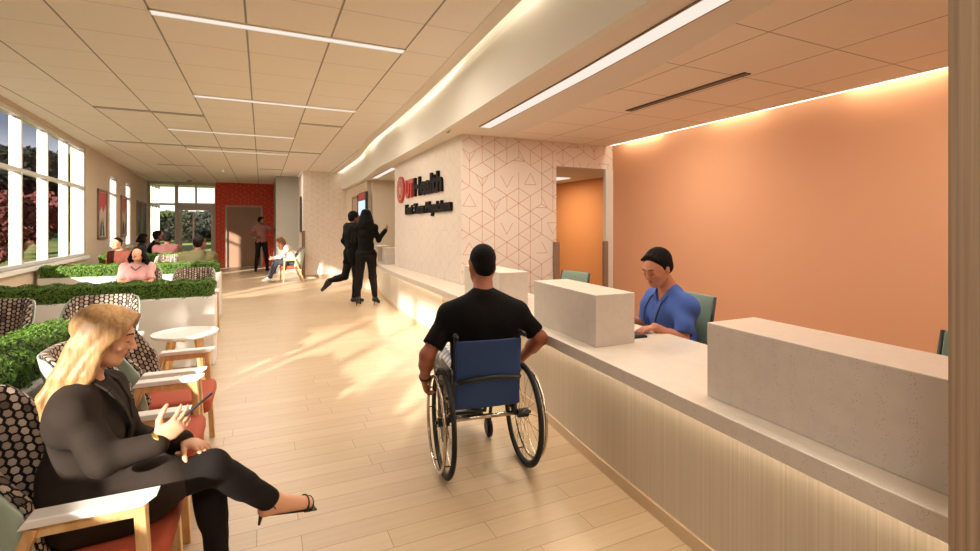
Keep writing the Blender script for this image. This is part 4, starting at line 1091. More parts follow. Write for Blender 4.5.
# ---- the blond woman in the nearest chair
def blond_woman():
    S=.82
    hf=unit((.02,.955,-.28))
    J=mir(dict(head=(0,.040,1.032),neck=(0,-.012,.878),chest=(0,-.012,.745),waist=(0,-.02,.60),pelvis=(0,-.03,.50),
        shL=(-.135,.015,.825),shR=(.135,-.015,.825),elL=(-.19,.07,.605),wrL=(-.045,.26,.622),elR=(.195,.085,.685),wrR=(.175,.215,.712),
        hipL=(-.078,-.02,.485),hipR=(.078,-.02,.485),knR=(.035,.36,.54),anR=(-.10,.555,.305),toR=(-.155,.70,.235),
        knL=(-.085,.33,.475),anL=(-.085,.37,.125),toL=(-.10,.50,.03)))
    J.update(hf=hf,handL=dict(d=(.55,.80,-.18),pn=(-.1,-.15,-1),th=(.8,-.5,0),curl=(.28,.42,.35),tc=.1,s=1.0),
        handR=dict(d=(-.08,.76,.60),pn=(-1,.05,.35),th=(-.2,-.5,.85),curl=(.50,.42,.3),tc=.3,s=1.04))
    T=person('person','blond woman in charcoal blazer sitting cross-legged and reading a phone',(CX,2.03,0),-PI/2,J,S=S,h=.0048,
        skin=M_skin_f,top=M_coat,bottom=M_trs,fem=True,narrow=False,coat=.62,drape=True,toes=True,folds=.0038,clothes_names=('blazer','trousers'))
    c=A(0,.040,1.032); Hf=frame(hf); W=lambda x,y,z: c+Hf@(A(x,y,z)*S)
    # long blond hair: many locks from the parting, swept behind the ear and down the back
    F=Field(c-A(.24,.30,.46),c+A(.2,.18,.18),.0048); r_=random.Random(3)
    F.ell(W(0,-.026,.036),A(.083,.100,.091)*S,Hf,.01)
    F.ell(W(0,.140,-.035),A(.070,.085,.100)*S,Hf,.012*S,'sub')
    for s in (-1,1):
        for q in range(17):
            t=q/16
            p0=W(s*.010,.085-.16*t,.105+.016*math.sin(PI*t)); p1=W(s*(.066+.012*math.sin(PI*t)),.070-.13*t,.058-.0*t); p2=W(s*(.088),.018-.095*t,-.030-.01*t)
            p3=p2+A(s*.008*(1-t),-.030-.016*r_.random(),-.075-.02*r_.random())
            L=.11+.11*r_.random(); p4=p3+A(s*(.012*r_.random()),-.022-.016*r_.random(),-L*.5); p5=p4+A(s*(.02*(r_.random()-.3)),-.004+.024*(r_.random()-.5),-L*.55)
            w=.0125+.004*r_.random()
            wv=A(s*.008*math.sin(q*2.3),.010*math.sin(q*1.7+s),0); p3=p3+wv; p4=p4-wv*1.4; w*=.88
            F.cone(p0,p1,.010,w,.003);F.cone(p1,p2,w,w*1.15,.003);F.cone(p2,p3,w*1.15,w*1.2,.003);F.cone(p3,p4,w*1.2,w,.003);F.cone(p4,p5,w,.004,.003)
    F.mesh('hair',M_blond,T)
    # lapels and dark inner top
    b=MB()
    for s,(x0,y0) in ((1,(.062,.045)),(-1,(-.062,.05))):
        pts=[A(x0*.95,.02,.905),A(x0*.95,.068,.865),A(x0*.75,.104,.80),A(x0*.35,.118,.735),A(0,.108,.67)]
        for a,c_ in zip(pts[:-1],pts[1:]): b.bar(a,c_,.034,.008,up=(0,.9,.5))
    b.build('lapel',M_coat,T,bevel=.003)
    b=MB(); b.torus(.026,.0055,(0,0,0),28,8,ry=.010); M=Matrix.Translation((.174,.222,.720))@Matrix.Rotation(R(35),4,'X')@Matrix.Rotation(R(90),4,'Z')
    b.xf(M); b.build('bangle',M_gold,T,smooth=True)
    # sandals: sole, heel and straps
    for an,to,he in ((A(-.10,.555,.305),A(-.155,.70,.235),1),(A(-.085,.37,.125),A(-.10,.50,.03),0)):
        d=unit(to-an); dn=A(0,-.35,-.93) if he else A(0,0,-1); dn=unit(dn-d*(d@dn)); sdv=np.cross(d,dn)
        heel=an-d*.018+dn*.050; ball=to-d*.02+dn*.027; tip=to+d*.035+dn*.016
        sh=bpy.data.objects.new('sandal',None); 
        b=MB(); b.bar(heel,ball,.044,.007,up=tuple(dn)); b.bar(ball,tip,.056,.007,up=tuple(dn)); so_=b.build('sandal',M_blk,T,bevel=.002)
        b=MB(); b.tube([heel,heel+dn*.045+d*.012],[.009,.005],8); b.build('heel',M_blk,so_)
        b=MB()
        def ring(cen,ax,ra,rb):
            u=unit(sdv); v=unit(np.cross(ax,u)); pts=[cen+u*ra*math.cos(k*PI/8)+v*rb*math.sin(k*PI/8) for k in range(17)]
            b.tube(pts,.0035,6,cap=False)
        ring(an+dn*.006,unit(d*.55-dn*.8),.036,.040); ring(ball-dn*.024,d,.039,.028); ring(ball-dn*.022+d*.022,d,.037,.026)
        b.build('strap',M_blk,so_,smooth=True)
    return T
bw=blond_woman()
ph=thing('mobile_phone','dark mobile phone held in the blond woman right hand','phone',(0,0,0))
Mph=Matrix.Translation((CX+.325,2.03-.132,.800))@Matrix.Rotation(R(-14),4,'X')@Matrix.Rotation(R(-38),4,'Y')
b=MB(); b.box((-.045,-.030,-.0035),(.055,.030,.0035)); b.xf(Mph); b.build('case',M_blk,ph,bevel=.003)
b=MB(); b.box((-.041,-.027,.0035),(.051,.027,.0042)); b.xf(Mph); b.build('display',emis('phone_glow',(.5,.55,.65,1),.25),ph)

# ---- wheelchair and its user
WX,WY,WR=1.165,2.56,R(-8)
wc=thing('wheelchair','manual wheelchair with blue sling back facing along the reception desk','wheelchair',(WX,WY,0),WR)
rW=.298
def wheel(x,s):
    t=MB(); t.torus(rW-.013,.0135,n=64,k=10,ry=.014); o=t.build('rear_wheel',M_rubber,wc,smooth=True); o.location=(x,0,rW)
    t=MB(); t.torus(rW-.032,.008,n=64,k=8,ry=.010); t.build('rim',M_blk,o,smooth=True)
    t=MB(); t.torus(rW-.045,.009,(s*.042,0,0),64,8); 
    t.build('handrim',M_steel,o,smooth=True)
    for k in range(5):
        t=MB(); a=2*PI*k/5; y,z=(rW-.038)*math.cos(a),(rW-.038)*math.sin(a); t.tube([(0,y,z),(s*.042,y*.98,z*.98)],.004,6)
        t.build('handrim_clip',M_blk,o)
    t=MB(); t.tube([(-.032,0,0),(.032,0,0)],.026,14); t.tube([(-.045,0,0),(.05,0,0)],.010,10); t.build('hub',M_blk,o,smooth=False)
    t=MB(); t.tube([(-.02,.0,.024),(0,.07,rW-.036)],.0016,5); sp_=t.build('spoke',M_steel,o)
    for k in range(1,20):
        c=sp_.copy(); COL.objects.link(c); c.parent=o; c.rotation_euler=(2*PI*k/20,0,0); 
        if k%2: c.scale=(-1,1,1)
wheel(-.24,-1); wheel(.24,1)
b=MB()
for s in (-1,1):
    x=s*.185
    b.tube([(x,-.075,.78),(x,-.065,.60),(x,-.04,.40),(x,.0,.36)],.013,8)
    b.tube([(x,-.04,.43),(x,.30,.455),(x,.40,.42),(x*.9,.47,.25),(x*.85,.52,.13)],.013,8)
    b.tube([(x,-.01,.33),(x,.30,.32),(x,.36,.42)],.012,8)
    b.tube([(x,0,.36),(x,0,rW)],.018,8)
b.build('side_frame',M_blk,wc,smooth=True)
b=MB(); b.tube([(-.21,0,rW+.005),(.21,0,rW+.005)],.014,10); b.build('axle_tube',M_steel,wc,smooth=True)
b=MB(); b.tube([(-.185,-.085,.545),(-.17,-.115,.548),(-.08,-.128,.565),(.08,-.128,.565),(.17,-.115,.548),(.185,-.085,.545)],.014,10); b.build('rigidizer_bar',M_blk,wc,smooth=True)
for q_ in (((-.17,.30,.32),(.17,.30,.32)),((-.16,.50,.14),(.16,.50,.14))): b=MB(); b.tube(q_,.012,8); b.build('cross_tube',M_blk,wc,smooth=True)
for s in (-1,1):
    b=MB(); b.tube([(s*.187,-.085,.775),(s*.190,-.08,.80),(s*.196,-.145,.795)],.014,8); b.build('push_handle',M_blk,wc,smooth=True)
# sling back panel
b=MB(); nx,nz=14,12; vs=[];fs=[]
for sd_ in (0,1):
    for i in range(nz+1):
        for k in range(nx+1):
            u=-1+2*k/nx; z=.385+.385*i/nz; y=-.055-.075*((z-.385)/.385)*.5+ .012*math.cos(u*PI/2)*-1 -(.022 if sd_==0 else 0)
            vs.append((u*.19,y-.0,z))
n_=(nx+1)*(nz+1)
for sd_ in (0,1):
    for i in range(nz):
        for k in range(nx):
            a=sd_*n_+i*(nx+1)+k; q=(a,a+1,a+nx+2,a+nx+1); fs.append(q if sd_==0 else q[::-1])
for k in range(nx): fs.append((k+1,k,n_+k,n_+k+1)); a=nz*(nx+1)+k; fs.append((a,a+1,n_+a+1,n_+a))
for i in range(nz): a=i*(nx+1); fs.append((a,a+nx+1,n_+a+nx+1,n_+a)); a+=nx; fs.append((a+nx+1,a,n_+a,n_+a+nx+1))
b.add(vs,fs); bp_=b.build('backrest',M_navy,wc,smooth=True,bevel=.006)
b=MB(); b.box((-.19,-.03,.405),(.19,.37,.445)); b.build('seat_cushion',M_blkfab,wc,bevel=.015,seg=3)
for s in (-1,1):
    b=MB(); b.torus(.055,.012,n=24,k=8,ry=.014); o=b.build('caster_wheel',M_rubber,wc,smooth=True); o.location=(s*.15,.40,.067)
    b=MB(); b.tube([(-.018,0,0),(.018,0,0)],.045,16); b.build('caster_hub',M_blk,o)
    b=MB(); b.tube([(s*.15,.40,.067),(s*.15+.0,.37,.14),(s*.165,.36,.33)],.012,8); b.build('caster_fork',M_blk,wc)
b=MB(); b.box((-.15,.52,.10),(.15,.66,.115)); b.build('footplate',M_blk,wc,bevel=.004)
for s in (-1,1):
    b=MB(); b.box((s*.205-.004,-.03,.44),(s*.205+.004,.22,.60)); b.build('side_guard',M_blk,wc,bevel=.003)
# plaid shorts cloth
M_plaid=mat('plaid_cotton',srgb(206,206,204),.8); nt=M_plaid.node_tree; tc=N(nt,'ShaderNodeTexCoord'); sp=N(nt,'ShaderNodeSeparateXYZ'); nt.links.new(tc.outputs['Object'],sp.inputs[0])
def _st(o,f,w): return math_(nt,'LESS_THAN',math_(nt,'FRACT',math_(nt,'MULTIPLY',o,f)),w)
_a=mix(nt,math_(nt,'MULTIPLY',_st(sp.outputs['Y'],17,.35),.6),srgb(214,212,206),srgb(60,74,104)); _a=mix(nt,math_(nt,'MULTIPLY',_st(sp.outputs['X'],19,.3),.6),_a,srgb(70,80,104)); _a=mix(nt,math_(nt,'MULTIPLY',_st(sp.outputs['Z'],15,.25),.5),_a,srgb(90,96,110))
nt.links.new(_a,nt.nodes['Principled BSDF'].inputs['Base Color'])
J=dict(head=(.035,.165,1.165),neck=(.02,.085,1.005),chest=(.02,.065,.835),waist=(.01,.055,.66),pelvis=(0,.06,.53),shL=(-.185,.075,.885),shR=(.225,.065,.885),
    elL=(-.325,.03,.675),wrL=(-.315,.185,.495),elR=(.365,.03,.725),wrR=(.305,.20,.565),hipL=(-.09,.09,.525),hipR=(.09,.09,.525),knL=(-.14,.48,.555),knR=(.13,.48,.555),
    anL=(-.10,.57,.19),anR=(.10,.57,.19),toL=(-.10,.69,.145),toR=(.10,.69,.145),hf=(0,.985,-.17),
    handL=dict(d=(.10,.45,-.88),pn=(1,.1,.1),th=(0,.9,.4),curl=(.5,.7,.6),tc=.6),handR=dict(d=(-.15,.5,-.85),pn=(-1,.1,.1),th=(0,.9,.4),curl=(.5,.7,.6),tc=.6))
T=person('person','man in black t-shirt seen from behind seated in a wheelchair',(WX,WY,0),WR,J,S=1.03,bulk=1.13,h=.0068,skin=M_skin_m,top=M_blkfab,bottom=M_plaid,shoe=M_blk,hair=M_hblk,hairstyle='crop',sleeve='short',folds=.0012,clothes_names=('t_shirt','shorts'),waist_cut=(0,0,.455))
for ch in T.children:
    if ch.name.startswith('body'): ch.data.materials[0]=mat('warm_brown_skin',srgb(158,92,62),.5)
b=MB(); b.torus(.030,.006,(0,0,0),24,8,ry=.012); b.xf(Matrix.Translation((-.316,.172,.512))@Matrix.Rotation(R(-50),4,'X')@Matrix.Rotation(R(90),4,'Z')); b.build('watch_strap',M_blk,T,smooth=True)

# ---- nurse behind the desk
def ldir(w,rz):  # world direction -> local
    x,y,z=w; return (x*math.cos(rz)+y*math.sin(rz),-x*math.sin(rz)+y*math.cos(rz),z)
NR=R(84); 
J=sit(head=(.0,.10,1.128),neck=(0,.0,.985),chest=(0,-.02,.81),waist=(0,-.04,.64),pelvis=(0,-.05,.52),shL=(-.16,.0,.898),shR=(.16,.0,.898),elL=(-.20,.07,.69),elR=(.20,.05,.69),
    wrL=(-.16,.24,.78),wrR=(.20,.20,.78),hipL=(-.09,-.03,.51),knL=(-.11,.36,.50))
J['hf']=ldir((-.90,-.12,-.38),NR); J['handL']=dict(d=(.1,1,-.1),pn=(0,0,-1),th=(1,0,0)); J['handR']=dict(d=(-.1,1,-.1),pn=(0,0,-1),th=(-1,0,0))
T=person('person','male nurse in blue scrubs with stethoscope seated behind the desk looking down',(2.45,2.41,0),NR,J,S=.98,h=.0062,vneck=True,folds=.0035,skin=M_skin_m,top=M_scrub,bottom=M_scrub,shoe=M_blk,hair=M_hbrn,hairstyle='short',sleeve='short',clothes_names=('scrub_top','scrub_trousers'))
st=MB(); st.tube([(-.035,.150,.77),(-.055,.142,.84),(-.062,.108,.92),(-.062,.035,.972),(-.05,-.03,.995),(0,-.070,1.0),(.05,-.03,.995),(.062,.030,.975),(.068,.098,.93),(.075,.138,.86),(.06,.157,.80),(.03,.160,.76)],.0065,8)
st=st.build('stethoscope',mat('navy_tube',srgb(28,48,96),.4),T,smooth=True)
b=MB(); b.lathe([(0,0),(.022,0),(.022,.008),(.012,.014),(0,.014)],n=20,smooth=False) if False else b.lathe([(0,0),(.022,0),(.022,.008),(.012,.014),(0,.014)],n=20); b.xf(Matrix.Translation((-.035,.150,.76))@Matrix.Rotation(R(-80),4,'X')); b.build('chest_piece',M_steel,st,smooth=True)
b=MB(); b.tube([(.03,.145,.76),(.09,.135,.735)],.004,6); b.tube([(.03,.145,.76),(.095,.13,.75)],.004,6); b.build('ear_tubes',M_steel,st)

# ---- task chairs
def make_task():
    t=thing('task_chair','x','chair',(0,0,0),0,'sage task chairs behind the desk')
    b=MB(); vs=[];fs=[]; nx,nz=10,8
    for sd_ in (0,1):
        for i in range(nz+1):
            for k in range(nx+1):
                u=-1+2*k/nx; z=.50+.45*i/nz; vs.append((u*(.212-.012*(i/nz)),-.20-.10*(i/nz)+.03*u*u+(0 if sd_ else -.03),z))
    n_=(nx+1)*(nz+1)
    for sd_ in (0,1):
        for i in range(nz):
            for k in range(nx):
                a=sd_*n_+i*(nx+1)+k; q=(a,a+1,a+nx+2,a+nx+1); fs.append(q if sd_==0 else q[::-1])
    for k in range(nx): fs.append((k+1,k,n_+k,n_+k+1)); a=nz*(nx+1)+k; fs.append((a,a+1,n_+a+1,n_+a))
    for i in range(nz): a=i*(nx+1); fs.append((a,a+nx+1,n_+a+nx+1,n_+a)); a+=nx; fs.append((a+nx+1,a,n_+a,n_+a+nx+1))
    b.add(vs,fs); b.build('backrest',mat('sage_mesh_fabric',srgb(128,148,128),.7,bump=.1,bscale=250),t,smooth=True,bevel=.008)
    b=MB()
    for s in (-1,1): b.tube([(s*.215,-.185,.52),(s*.213,-.235,.75),(s*.205,-.28,.95)],.010,8)
    b.tube([(0,-.06,.40),(0,-.2,.42),(0,-.235,.55)],.018,8); b.build('back_frame',M_blk,t,smooth=True)
    b=MB(); b.box((-.235,-.2,.42),(.235,.23,.48)); b.build('seat',M_blkfab,t,bevel=.02,seg=3)
    b=MB(); b.tube([(0,0,.10),(0,0,.42)],.028,12); b.build('gas_column',M_blk,t)
    for k in range(5):
        a=2*PI*k/5+.3; b=MB(); b.bar((0,0,.10),(.28*math.cos(a),.28*math.sin(a),.075),.04,.025); lg=b.build('base_leg',M_blk,t)
        b=MB(); b.ball((.28*math.cos(a),.28*math.sin(a),.03),.03,8); b.build('caster',M_blk,lg)
    return t
tc0=make_task(); tc0.location=(2.37,2.43,0); tc0.rotation_euler=(0,0,R(84)); tc0['label']='sage backed task chair the nurse in blue scrubs sits on'
dup(tc0,'empty sage task chair beyond middle block by the corridor opening',(2.58,4.03,0),R(95))
dup(tc0,'empty sage task chair at right behind the nearest stone block',(2.42,.86,0),R(92))

# ---- seated visitors
T=person('person','woman in pink top with crossed arms looking up in dotted chair',(-1.42,7.38,0),PI,
    sit(head=(-.02,.02,1.06),neck=(0,-.03,.93),chest=(0,-.05,.78),waist=(0,-.06,.62),pelvis=(0,-.05,.50),shL=(-.16,-.03,.90),elL=(-.20,.09,.70),elR=(.20,.09,.70),wrL=(.04,.17,.72),wrR=(-.05,.15,.70),hf=(.2,.95,.25),
    handL=dict(d=(1,-.1,.1),pn=(0,-1,0),th=(0,0,1)),handR=dict(d=(-1,-.1,.1),pn=(0,-1,0),th=(0,0,1))),S=.81,h=.009,skin=M_skin_f,top=mat('pink_cotton',srgb(232,178,172),.8),bottom=M_trs,shoe=M_blk,hair=M_hblk,hairstyle='long',hair_len=.11,sleeve='short',fem=True,clothes_names=('blouse','trousers'))
b=MB(); b.tube([(-.055,-.02,.945),(-.045,.045,.90),(0,.075,.865),(.045,.045,.90),(.055,-.02,.945)],.005,6); b.build('necklace',M_hbrn,T,smooth=True)
person('person','person in rust red jacket with hair tied back turned towards camera',(-2.36,10.97,0),PI-.3,
    sit(head=(.03,.06,1.10),neck=(0,-.0,.955),chest=(0,-.03,.78),shL=(-.15,.0,.90),elL=(-.18,.04,.68),hf=(.12,.99,0)),S=.88,h=.011,skin=M_skin_f,top=mat('rust_jacket',srgb(110,48,28),.8),bottom=M_trs,shoe=M_blk,hair=M_hblk,hairstyle='bun',clothes_names=('jacket','trousers'))
person('person','bald man in olive hooded jacket seen from behind above the hedge',(-.93,9.08,0),0,
    sit(head=(.02,.04,1.14),neck=(0,-.02,.99),shL=(-.20,-.02,.92),hf=(.45,.89,0)),S=1.02,h=.011,skin=M_skin_d,top=mat('olive_jacket',srgb(76,68,34),.85),bottom=M_trs,shoe=M_blk,hair=M_hbrn,hairstyle='crop',hood=True,folds=.004,clothes_names=('hooded_jacket','trousers'))
person('person','person with bobbed dark hair beyond last hedge nearest the windows',(-2.42,13.12,0),-PI/2,
    sit(hf=(.0,.99,-.1)),S=.93,h=.012,skin=M_skin_d,top=mat('dark_jumper',srgb(40,36,38),.85),bottom=M_trs,shoe=M_blk,hair=M_hblk,hairstyle='long',hair_len=.07,fem=True,clothes_names=('jumper','trousers'))
person('person','man in black t-shirt beyond last hedge looking to the right',(-2.12,12.75,0),-PI/2+.2,
    sit(head=(0,.08,1.20),neck=(0,.0,1.06),chest=(0,-.03,.88),shL=(-.18,.0,.99),hf=(.1,.95,.2)),S=.98,h=.012,skin=M_skin_d,top=M_blkfab,bottom=M_trs,shoe=M_blk,hair=M_hblk,hairstyle='short',sleeve='short',clothes_names=('t_shirt','trousers'))
chair(-2.12,12.75,-PI/2+.2,'lounge chair of the man in black t-shirt beyond last hedge')
person('person','person in mauve jumper seen from behind beyond the last hedge',(-1.83,12.28,0),0,
    sit(head=(0,.03,1.16),shL=(-.19,-.02,.95)),S=1.0,h=.012,skin=M_skin_d,top=mat('mauve_jumper',srgb(112,68,62),.85),bottom=M_trs,shoe=M_blk,hair=M_hblk,hairstyle='short',clothes_names=('jumper','trousers'))
J=sit(head=(0,.26,1.02),neck=(0,.15,.92),chest=(0,.08,.79),waist=(0,0,.62),pelvis=(0,-.05,.50),shL=(-.155,.12,.86),elL=(-.16,.26,.64),wrL=(-.06,.42,.60),knL=(-.09,.36,.50),anL=(-.09,.52,.09),toL=(-.09,.66,.03),hf=(0,.85,-.52))
person('person','woman in cream jumper bent forward in chair by the grey wall',(.68,13.62,0),PI/2+.1,J,S=.93,h=.012,skin=M_skin_f,top=mat('cream_jumper',srgb(232,214,196),.85),bottom=mat('denim',srgb(60,62,72),.85),shoe=M_white,hair=mat('auburn_hair',srgb(122,70,38),.6),hairstyle='long',hair_len=.18,fem=True,clothes_names=('jumper','jeans'))
# ---- standing people
J=stand(shR=(.17,0,1.39),elR=(.25,.05,1.17),wrR=(.31,.22,1.34),shL=(-.17,0,1.39),elL=(-.22,.08,1.14),wrL=(-.08,.28,1.06),hf=(.2,.97,.05),
   knL=(-.12,.02,.50),anL=(-.15,-.03,.14),toL=(-.16,.10,.04),knR=(.11,.04,.50),anR=(.16,.0,.14),toR=(.20,.13,.04))
J['handR']=dict(d=(.3,.5,.8),pn=(-.8,.3,0),th=(-.3,.6,.5))
T=person('person','woman in black jacket and heeled boots at counter raising right hand',(1.69,8.82,0),R(-22),J,S=.985,h=.0105,skin=M_skin_m,top=M_blkfab,bottom=M_trs,shoe=M_blk,hair=M_hblk,hairstyle='long',hair_len=.20,fem=True,clothes_names=('jacket','trousers'))
for (x,y) in ((-.155,-.055),(.15,-.03)):
    b=MB(); b.tube([(x,y,.09),(x,y-.005,0)],[.014,.007],8); b.build('boot_heel',M_blk,T)
J=stand(head=(0,.05,1.575),neck=(0,.0,1.44),hf=(0,1,0),knL=(-.10,-.10,.47),anL=(-.11,-.42,.40),toL=(-.12,-.60,.26),knR=(.10,.04,.49),anR=(.10,.0,.08),toR=(.12,.15,.03),elL=(-.22,-.06,1.14),wrL=(-.22,.08,.92))
J['toL']=(-.12,-.52,.25)
person('person','man in long dark coat behind the woman, one leg kicked back',(1.53,9.34,0),R(-75),J,S=.98,h=.011,skin=M_skin_d,top=M_blkfab,bottom=M_trs,shoe=M_blk,hair=M_hblk,hairstyle='short',coat=.35,clothes_names=('coat','trousers'))
J=stand(shR=(.18,0,1.40),elR=(.34,-.05,1.20),wrR=(.19,.11,1.10),shL=(-.18,0,1.40),elL=(-.30,.18,1.30),wrL=(-.22,.36,1.28),knL=(-.14,.04,.49),anL=(-.18,.02,.08),toL=(-.22,.16,.03),knR=(.12,0,.49),anR=(.16,-.03,.08),toR=(.22,.10,.03),hf=(-.6,.8,-.05))
T=person('person','man in mauve t-shirt standing before the brown door, arm outstretched',(-.02,16.95,0),R(-155),J,S=.95,h=.012,skin=M_skin_d,top=mat('mauve_tee',srgb(146,96,88),.85),bottom=M_trs,shoe=M_blk,hair=M_hblk,hairstyle='short',sleeve='short',clothes_names=('t_shirt','trousers'))
t=thing('walking_cane','thin dark cane standing between the two people in black','cane',(1.62,8.98,0))
b=MB(); b.tube([(0,0,.012),(0,0,.86)],.008,8); b.build('shaft',M_blk,t); b=MB(); b.tube([(0,0,.86),(.0,.02,.89),(0,.07,.90),(0,.10,.88)],.011,8); b.build('handle',M_blk,t,smooth=True); b=MB(); b.tube([(0,0,0),(0,0,.03)],.013,8); b.build('rubber_tip',M_rubber,t)

# ------------------------------------------------------------------ outdoors
b=MB(); b.box((-160,-120,-.3),(-3.95,160,-.02)); b.box((-3.95,19.7,-.3),(120,160,-.02)); b.box((-3.95,-120,-.3),(-3.9,19.7,-.13))
o=b.build('ground',mat('lawn_grass',srgb(120,134,62),.9,noise=.3,nscale=3)); struct(o)
def leaves(parent,blobs,n,leaf,seed,m,name='crown'):
    r_=np.random.RandomState(seed); wts=np.array([r[3] for r in blobs])**2; k=r_.choice(len(blobs),n,p=wts/wts.sum()); B=np.array(blobs)[k]
    d=r_.randn(n,3); d/=np.linalg.norm(d,axis=1,keepdims=True); P=B[:,:3]+d*(B[:,3:4]*(.55+.45*r_.rand(n,1)**.5))*np.array([1,1,.8])
    t1=r_.randn(n,3); t1/=np.linalg.norm(t1,axis=1,keepdims=True); t2=np.cross(t1,r_.randn(n,3)); t2/=np.linalg.norm(t2,axis=1,keepdims=True)
    s=leaf*(.6+.8*r_.rand(n,1)); V=np.empty((n,4,3)); V[:,0]=P-t1*s;V[:,1]=P+t2*s*.6;V[:,2]=P+t1*s;V[:,3]=P-t2*s*.6
    b=MB(); b.v=V.reshape(-1,3).tolist(); b.f=[(4*i,4*i+1,4*i+2,4*i+3) for i in range(n)]; b.m=[0]*n
    return b.build(name,m,parent)
M_lf=[mat('dark_green_leaves',srgb(20,27,16),.8,noise=.3,nscale=2),mat('red_leaves',srgb(96,44,36),.8,noise=.3,nscale=2),mat('olive_leaves',srgb(96,104,50),.8,noise=.3,nscale=2)]
M_bark=mat('bark',srgb(84,66,52),.9)
def tree(x,y,H,rad,kind,label,seed,n=14000,low=.35,leaf=.16,group='trees outside'):
    t=thing('tree',label,'tree',(x,y,-.02),0,group); r_=random.Random(seed)
    b=MB(); b.tube([(0,0,0),(.05,0,H*.4),(0,.05,H*.75)],[rad*.07,rad*.05,rad*.02],8)
    for k in range(5):
        a=k*1.3+seed; b.tube([(0,0,H*(.3+.06*k)),(math.cos(a)*rad*.6,math.sin(a)*rad*.6,H*(.55+.06*k))],[rad*.03,rad*.012],6)
    b.build('trunk',M_bark,t)
    bl=[(r_.uniform(-.6,.6)*rad,r_.uniform(-.6,.6)*rad,H*r_.uniform(low,.85),rad*r_.uniform(.3,.55)) for _ in range(11)]+[(0,0,H*.75,rad*.5)]
    leaves(t,bl,n,leaf,seed,M_lf[kind]); return t
# seen through the big left windows
tree(-11.5,31,5.4,3.2,0,'dark broad tree seen through the left windows, farthest left',1)
tree(-13.8,43,7.0,4.0,0,'tall dark tree beyond the second window pane',2)
tree(-8.2,22,2.6,1.6,1,'red leaved shrub tree outside the left window',3,9000)
tree(-9.6,28,2.9,1.7,1,'red leaved shrub farther beyond left window',4,3000)
tree(-17,54,6.4,4.4,0,'distant dark tree behind the red shrubs',6)
# unseen garden trees added behind the viewer to break up the low sun
tree(-11.0,-5.5,6.4,1.5,2,'unseen garden tree outside windows beside the seating',7,1500,.45,.12)
tree(-15,-2.5,7.0,1.6,2,'unseen garden tree outside beyond the middle windows',9,1500,.45,.14)
tree(-5.9,-.4,5.3,1.7,2,'unseen garden tree behind the shrubs, added to shade the desk',31,3000,.66,.12)
def hedgerow(x0,y0,x1,y1,H,W,label,seed,leaf=.3,n=9000,kind=0):
    t=thing('hedgerow',label,'hedge',((x0+x1)/2,(y0+y1)/2,-.02)); L=math.hypot(x1-x0,y1-y0); a=math.atan2(y1-y0,x1-x0); t.rotation_euler=(0,0,a); r_=random.Random(seed); k=int(L/ (H*.55))
    bl=[(-L/2+L*(i+.5)/k,r_.uniform(-.3,.3)*W,H*.5*r_.uniform(.85,1.1),H*.62*r_.uniform(.85,1.05)) for i in range(k)]+[(-L/2+L*(i+.2)/k,r_.uniform(-.3,.3)*W,H*.22,H*.4) for i in range(k)]
    leaves(t,bl,n,leaf,seed,M_lf[kind],'foliage')
    b=MB(); b.box((-L/2,-W*.2,0),(L/2,W*.2,H*.92)); b.build('dense_core',M_green_d,t)
hedgerow(-30,62,16,56,3.3,2.5,'dark hedgerow across the lawn beyond the glass doors',21,.22,26000)
hedgerow(-46,70,-14,64,6.5,4,'taller dark woodland edge seen through the left windows',22,.5,9000)

for i,(x,y) in enumerate(((-5.1,-5.2),(-5.2,-3.9),(-5.15,-2.6),(-5.3,-1.3),(-5.2,.1),(-5.3,1.2))):  # unseen shrub row, added to keep low sun off the near floor
    t=thing('shrub',['unseen shrub added outside to block low sun, first of row','unseen shrub added to block low sun, second of the row','unseen shrub added to block low sun, third of the row','unseen shrub added to block low sun, fourth of the row','unseen shrub added to block low sun, fifth of the row','unseen shrub added to block low sun, last of the row'][i],'shrub',(x,y,-.02),0,'unseen sun-blocking shrubs outside the window wall')
    hh=(2.3,2.5,2.35,2.6,2.2,1.9)[i]; leaves(t,[(0,0,hh*.3,.75),(.1,.1,hh*.6,.7),(-.1,-.1,hh*.78,.5)],3200,.085,60+i,M_lf[2],'foliage')
    b=MB(); b.tube([(0,0,0),(0,.03,hh*.6)],[.06,.02],6); b.build('stem',M_bark,t)

# ------------------------------------------------------------------ light
w=bpy.data.worlds.new('sky'); scene.world=w; w.use_nodes=True; nt=w.node_tree; nt.nodes.clear()
o=N(nt,'ShaderNodeOutputWorld'); bg=N(nt,'ShaderNodeBackground'); tc=N(nt,'ShaderNodeTexCoord'); sp=N(nt,'ShaderNodeSeparateXYZ'); nt.links.new(tc.outputs['Generated'],sp.inputs[0])
col=ramp(nt,sp.outputs['Z'],[(.0,(1.0,.95,.88,1)),(.07,(1.0,.96,.90,1)),(.15,(.20,.23,.29,1)),(.4,(.16,.19,.26,1)),(1.0,(.14,.17,.25,1))])
nt.links.new(col,bg.inputs[0]); bg.inputs[1].default_value=SKY; nt.links.new(bg.outputs[0],o.inputs[0])
sun=bpy.data.lights.new('sun','SUN'); sun.energy=SUN; sun.color=(1,.87,.70); sun.angle=R(1.5); so_=bpy.data.objects.new('sun',sun); COL.objects.link(so_)
sd=Vector((math.sin(R(37)),math.cos(R(37)),-.335)); so_.rotation_euler=sd.to_track_quat('-Z','Y').to_euler()
def area(name,loc,size,power,col,rot=(0,0,0),sy=None):
    l=bpy.data.lights.new(name,'AREA'); l.energy=power; l.color=col; l.shape='RECTANGLE' if sy else 'SQUARE'; l.size=size
    if sy: l.size_y=sy
    ob=bpy.data.objects.new(name,l); COL.objects.link(ob); ob.location=loc; ob.rotation_euler=rot; return ob
WARM=(1,.90,.79)
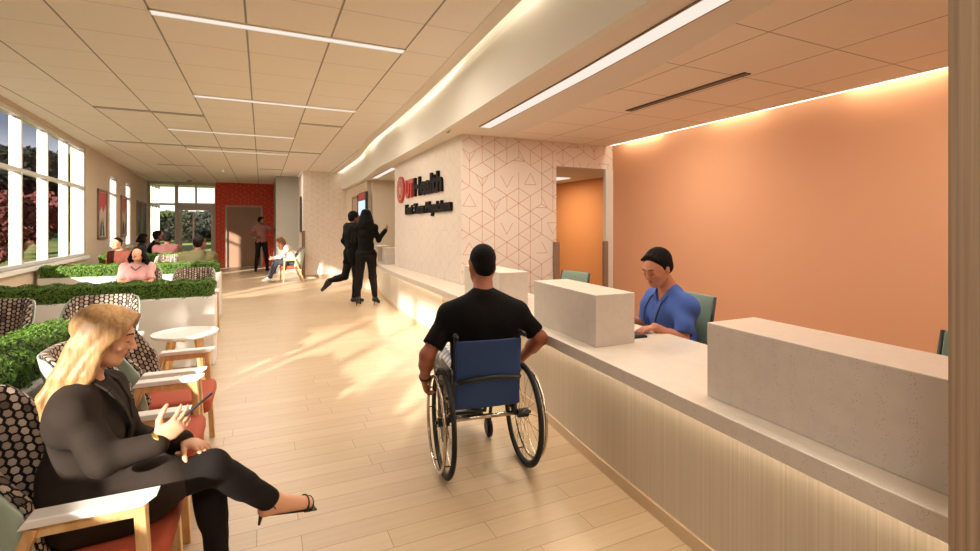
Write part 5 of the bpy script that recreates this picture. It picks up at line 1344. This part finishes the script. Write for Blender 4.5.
for (x0,x1,y) in ((-.72,1.12,4.13),(-.72,1.12,6.55),(-1.33,.5,8.96),(-1.33,.5,11.1)): area('ceiling_lamp_and_fill',((x0+x1)/2,y,CZ-.02),x1-x0,LIN,WARM,sy=.08)
area('ceiling_lamp_and_fill',(-.3,-.8,CZ-.02),1.8,LIN*1.1,WARM,sy=.3)  # added fill behind the viewer, no fitting; brightens the wood column
area('ceiling_lamp_and_fill',(-.2,14.0,CZ-.02),1.8,LIN,WARM,sy=.08)  # added fill for the far end, no fitting here
# wall washers: separate strip lamps in the slot give the scallops
for i,y in enumerate((4.55,3.25,1.95,.65,-.65,-1.95)): area('wall_washer',(4.15,y,RZ+.065),.025,WASH*(1,.75,1.15,1,1,1)[i],(1,.86,.66),sy=.62)
for (x,y) in ((1.95,2.1),(2.08,3.8),(2.16,9.5)): area('soffit_lamp_light',(x,y,RZ-.02),.1,SOF,WARM,rot=(0,0,R(4)),sy=1.6)
for (x,y) in ((3.2,1.2),(3.3,3.6)): area('reception_fill_light',(x,y,RZ-.01),.5,SOF*1.3,WARM,sy=.5)  # added fill without fittings, lifts the reception ceiling by bounce
area('wall_strip_light',(4.145,.85,RZ+.07),.03,STRIP,(1,.86,.66),sy=8.3)
for y0 in (-1.5,2.0,5.5,9.0,12.4): area('cove_lamp_light',(interp(BULK,y0)-.04,y0,CZ+.06),.04,CAREA,(1,.92,.80),sy=3.4)
area('corridor_lamp_light',(4.55,7.8,2.27),.6,26,(1,.86,.66),sy=.8)
# camera
cam=bpy.data.cameras.new('camera'); cam.sensor_width=36; cam.lens=36*485/980; cam.clip_start=.05; cam.clip_end=500
cam.shift_x=0; cam.shift_y=-(275.5-227)/980
co=bpy.data.objects.new('camera',cam); COL.objects.link(co); co.location=(0,0,1.4); co.rotation_euler=(R(90),0,-math.atan(228/485)); scene.camera=co
vs_=scene.view_settings; vs_.view_transform='Standard'; vs_.look='None'; vs_.gamma=1; vs_.use_curve_mapping=False; vs_.exposure=EXPO
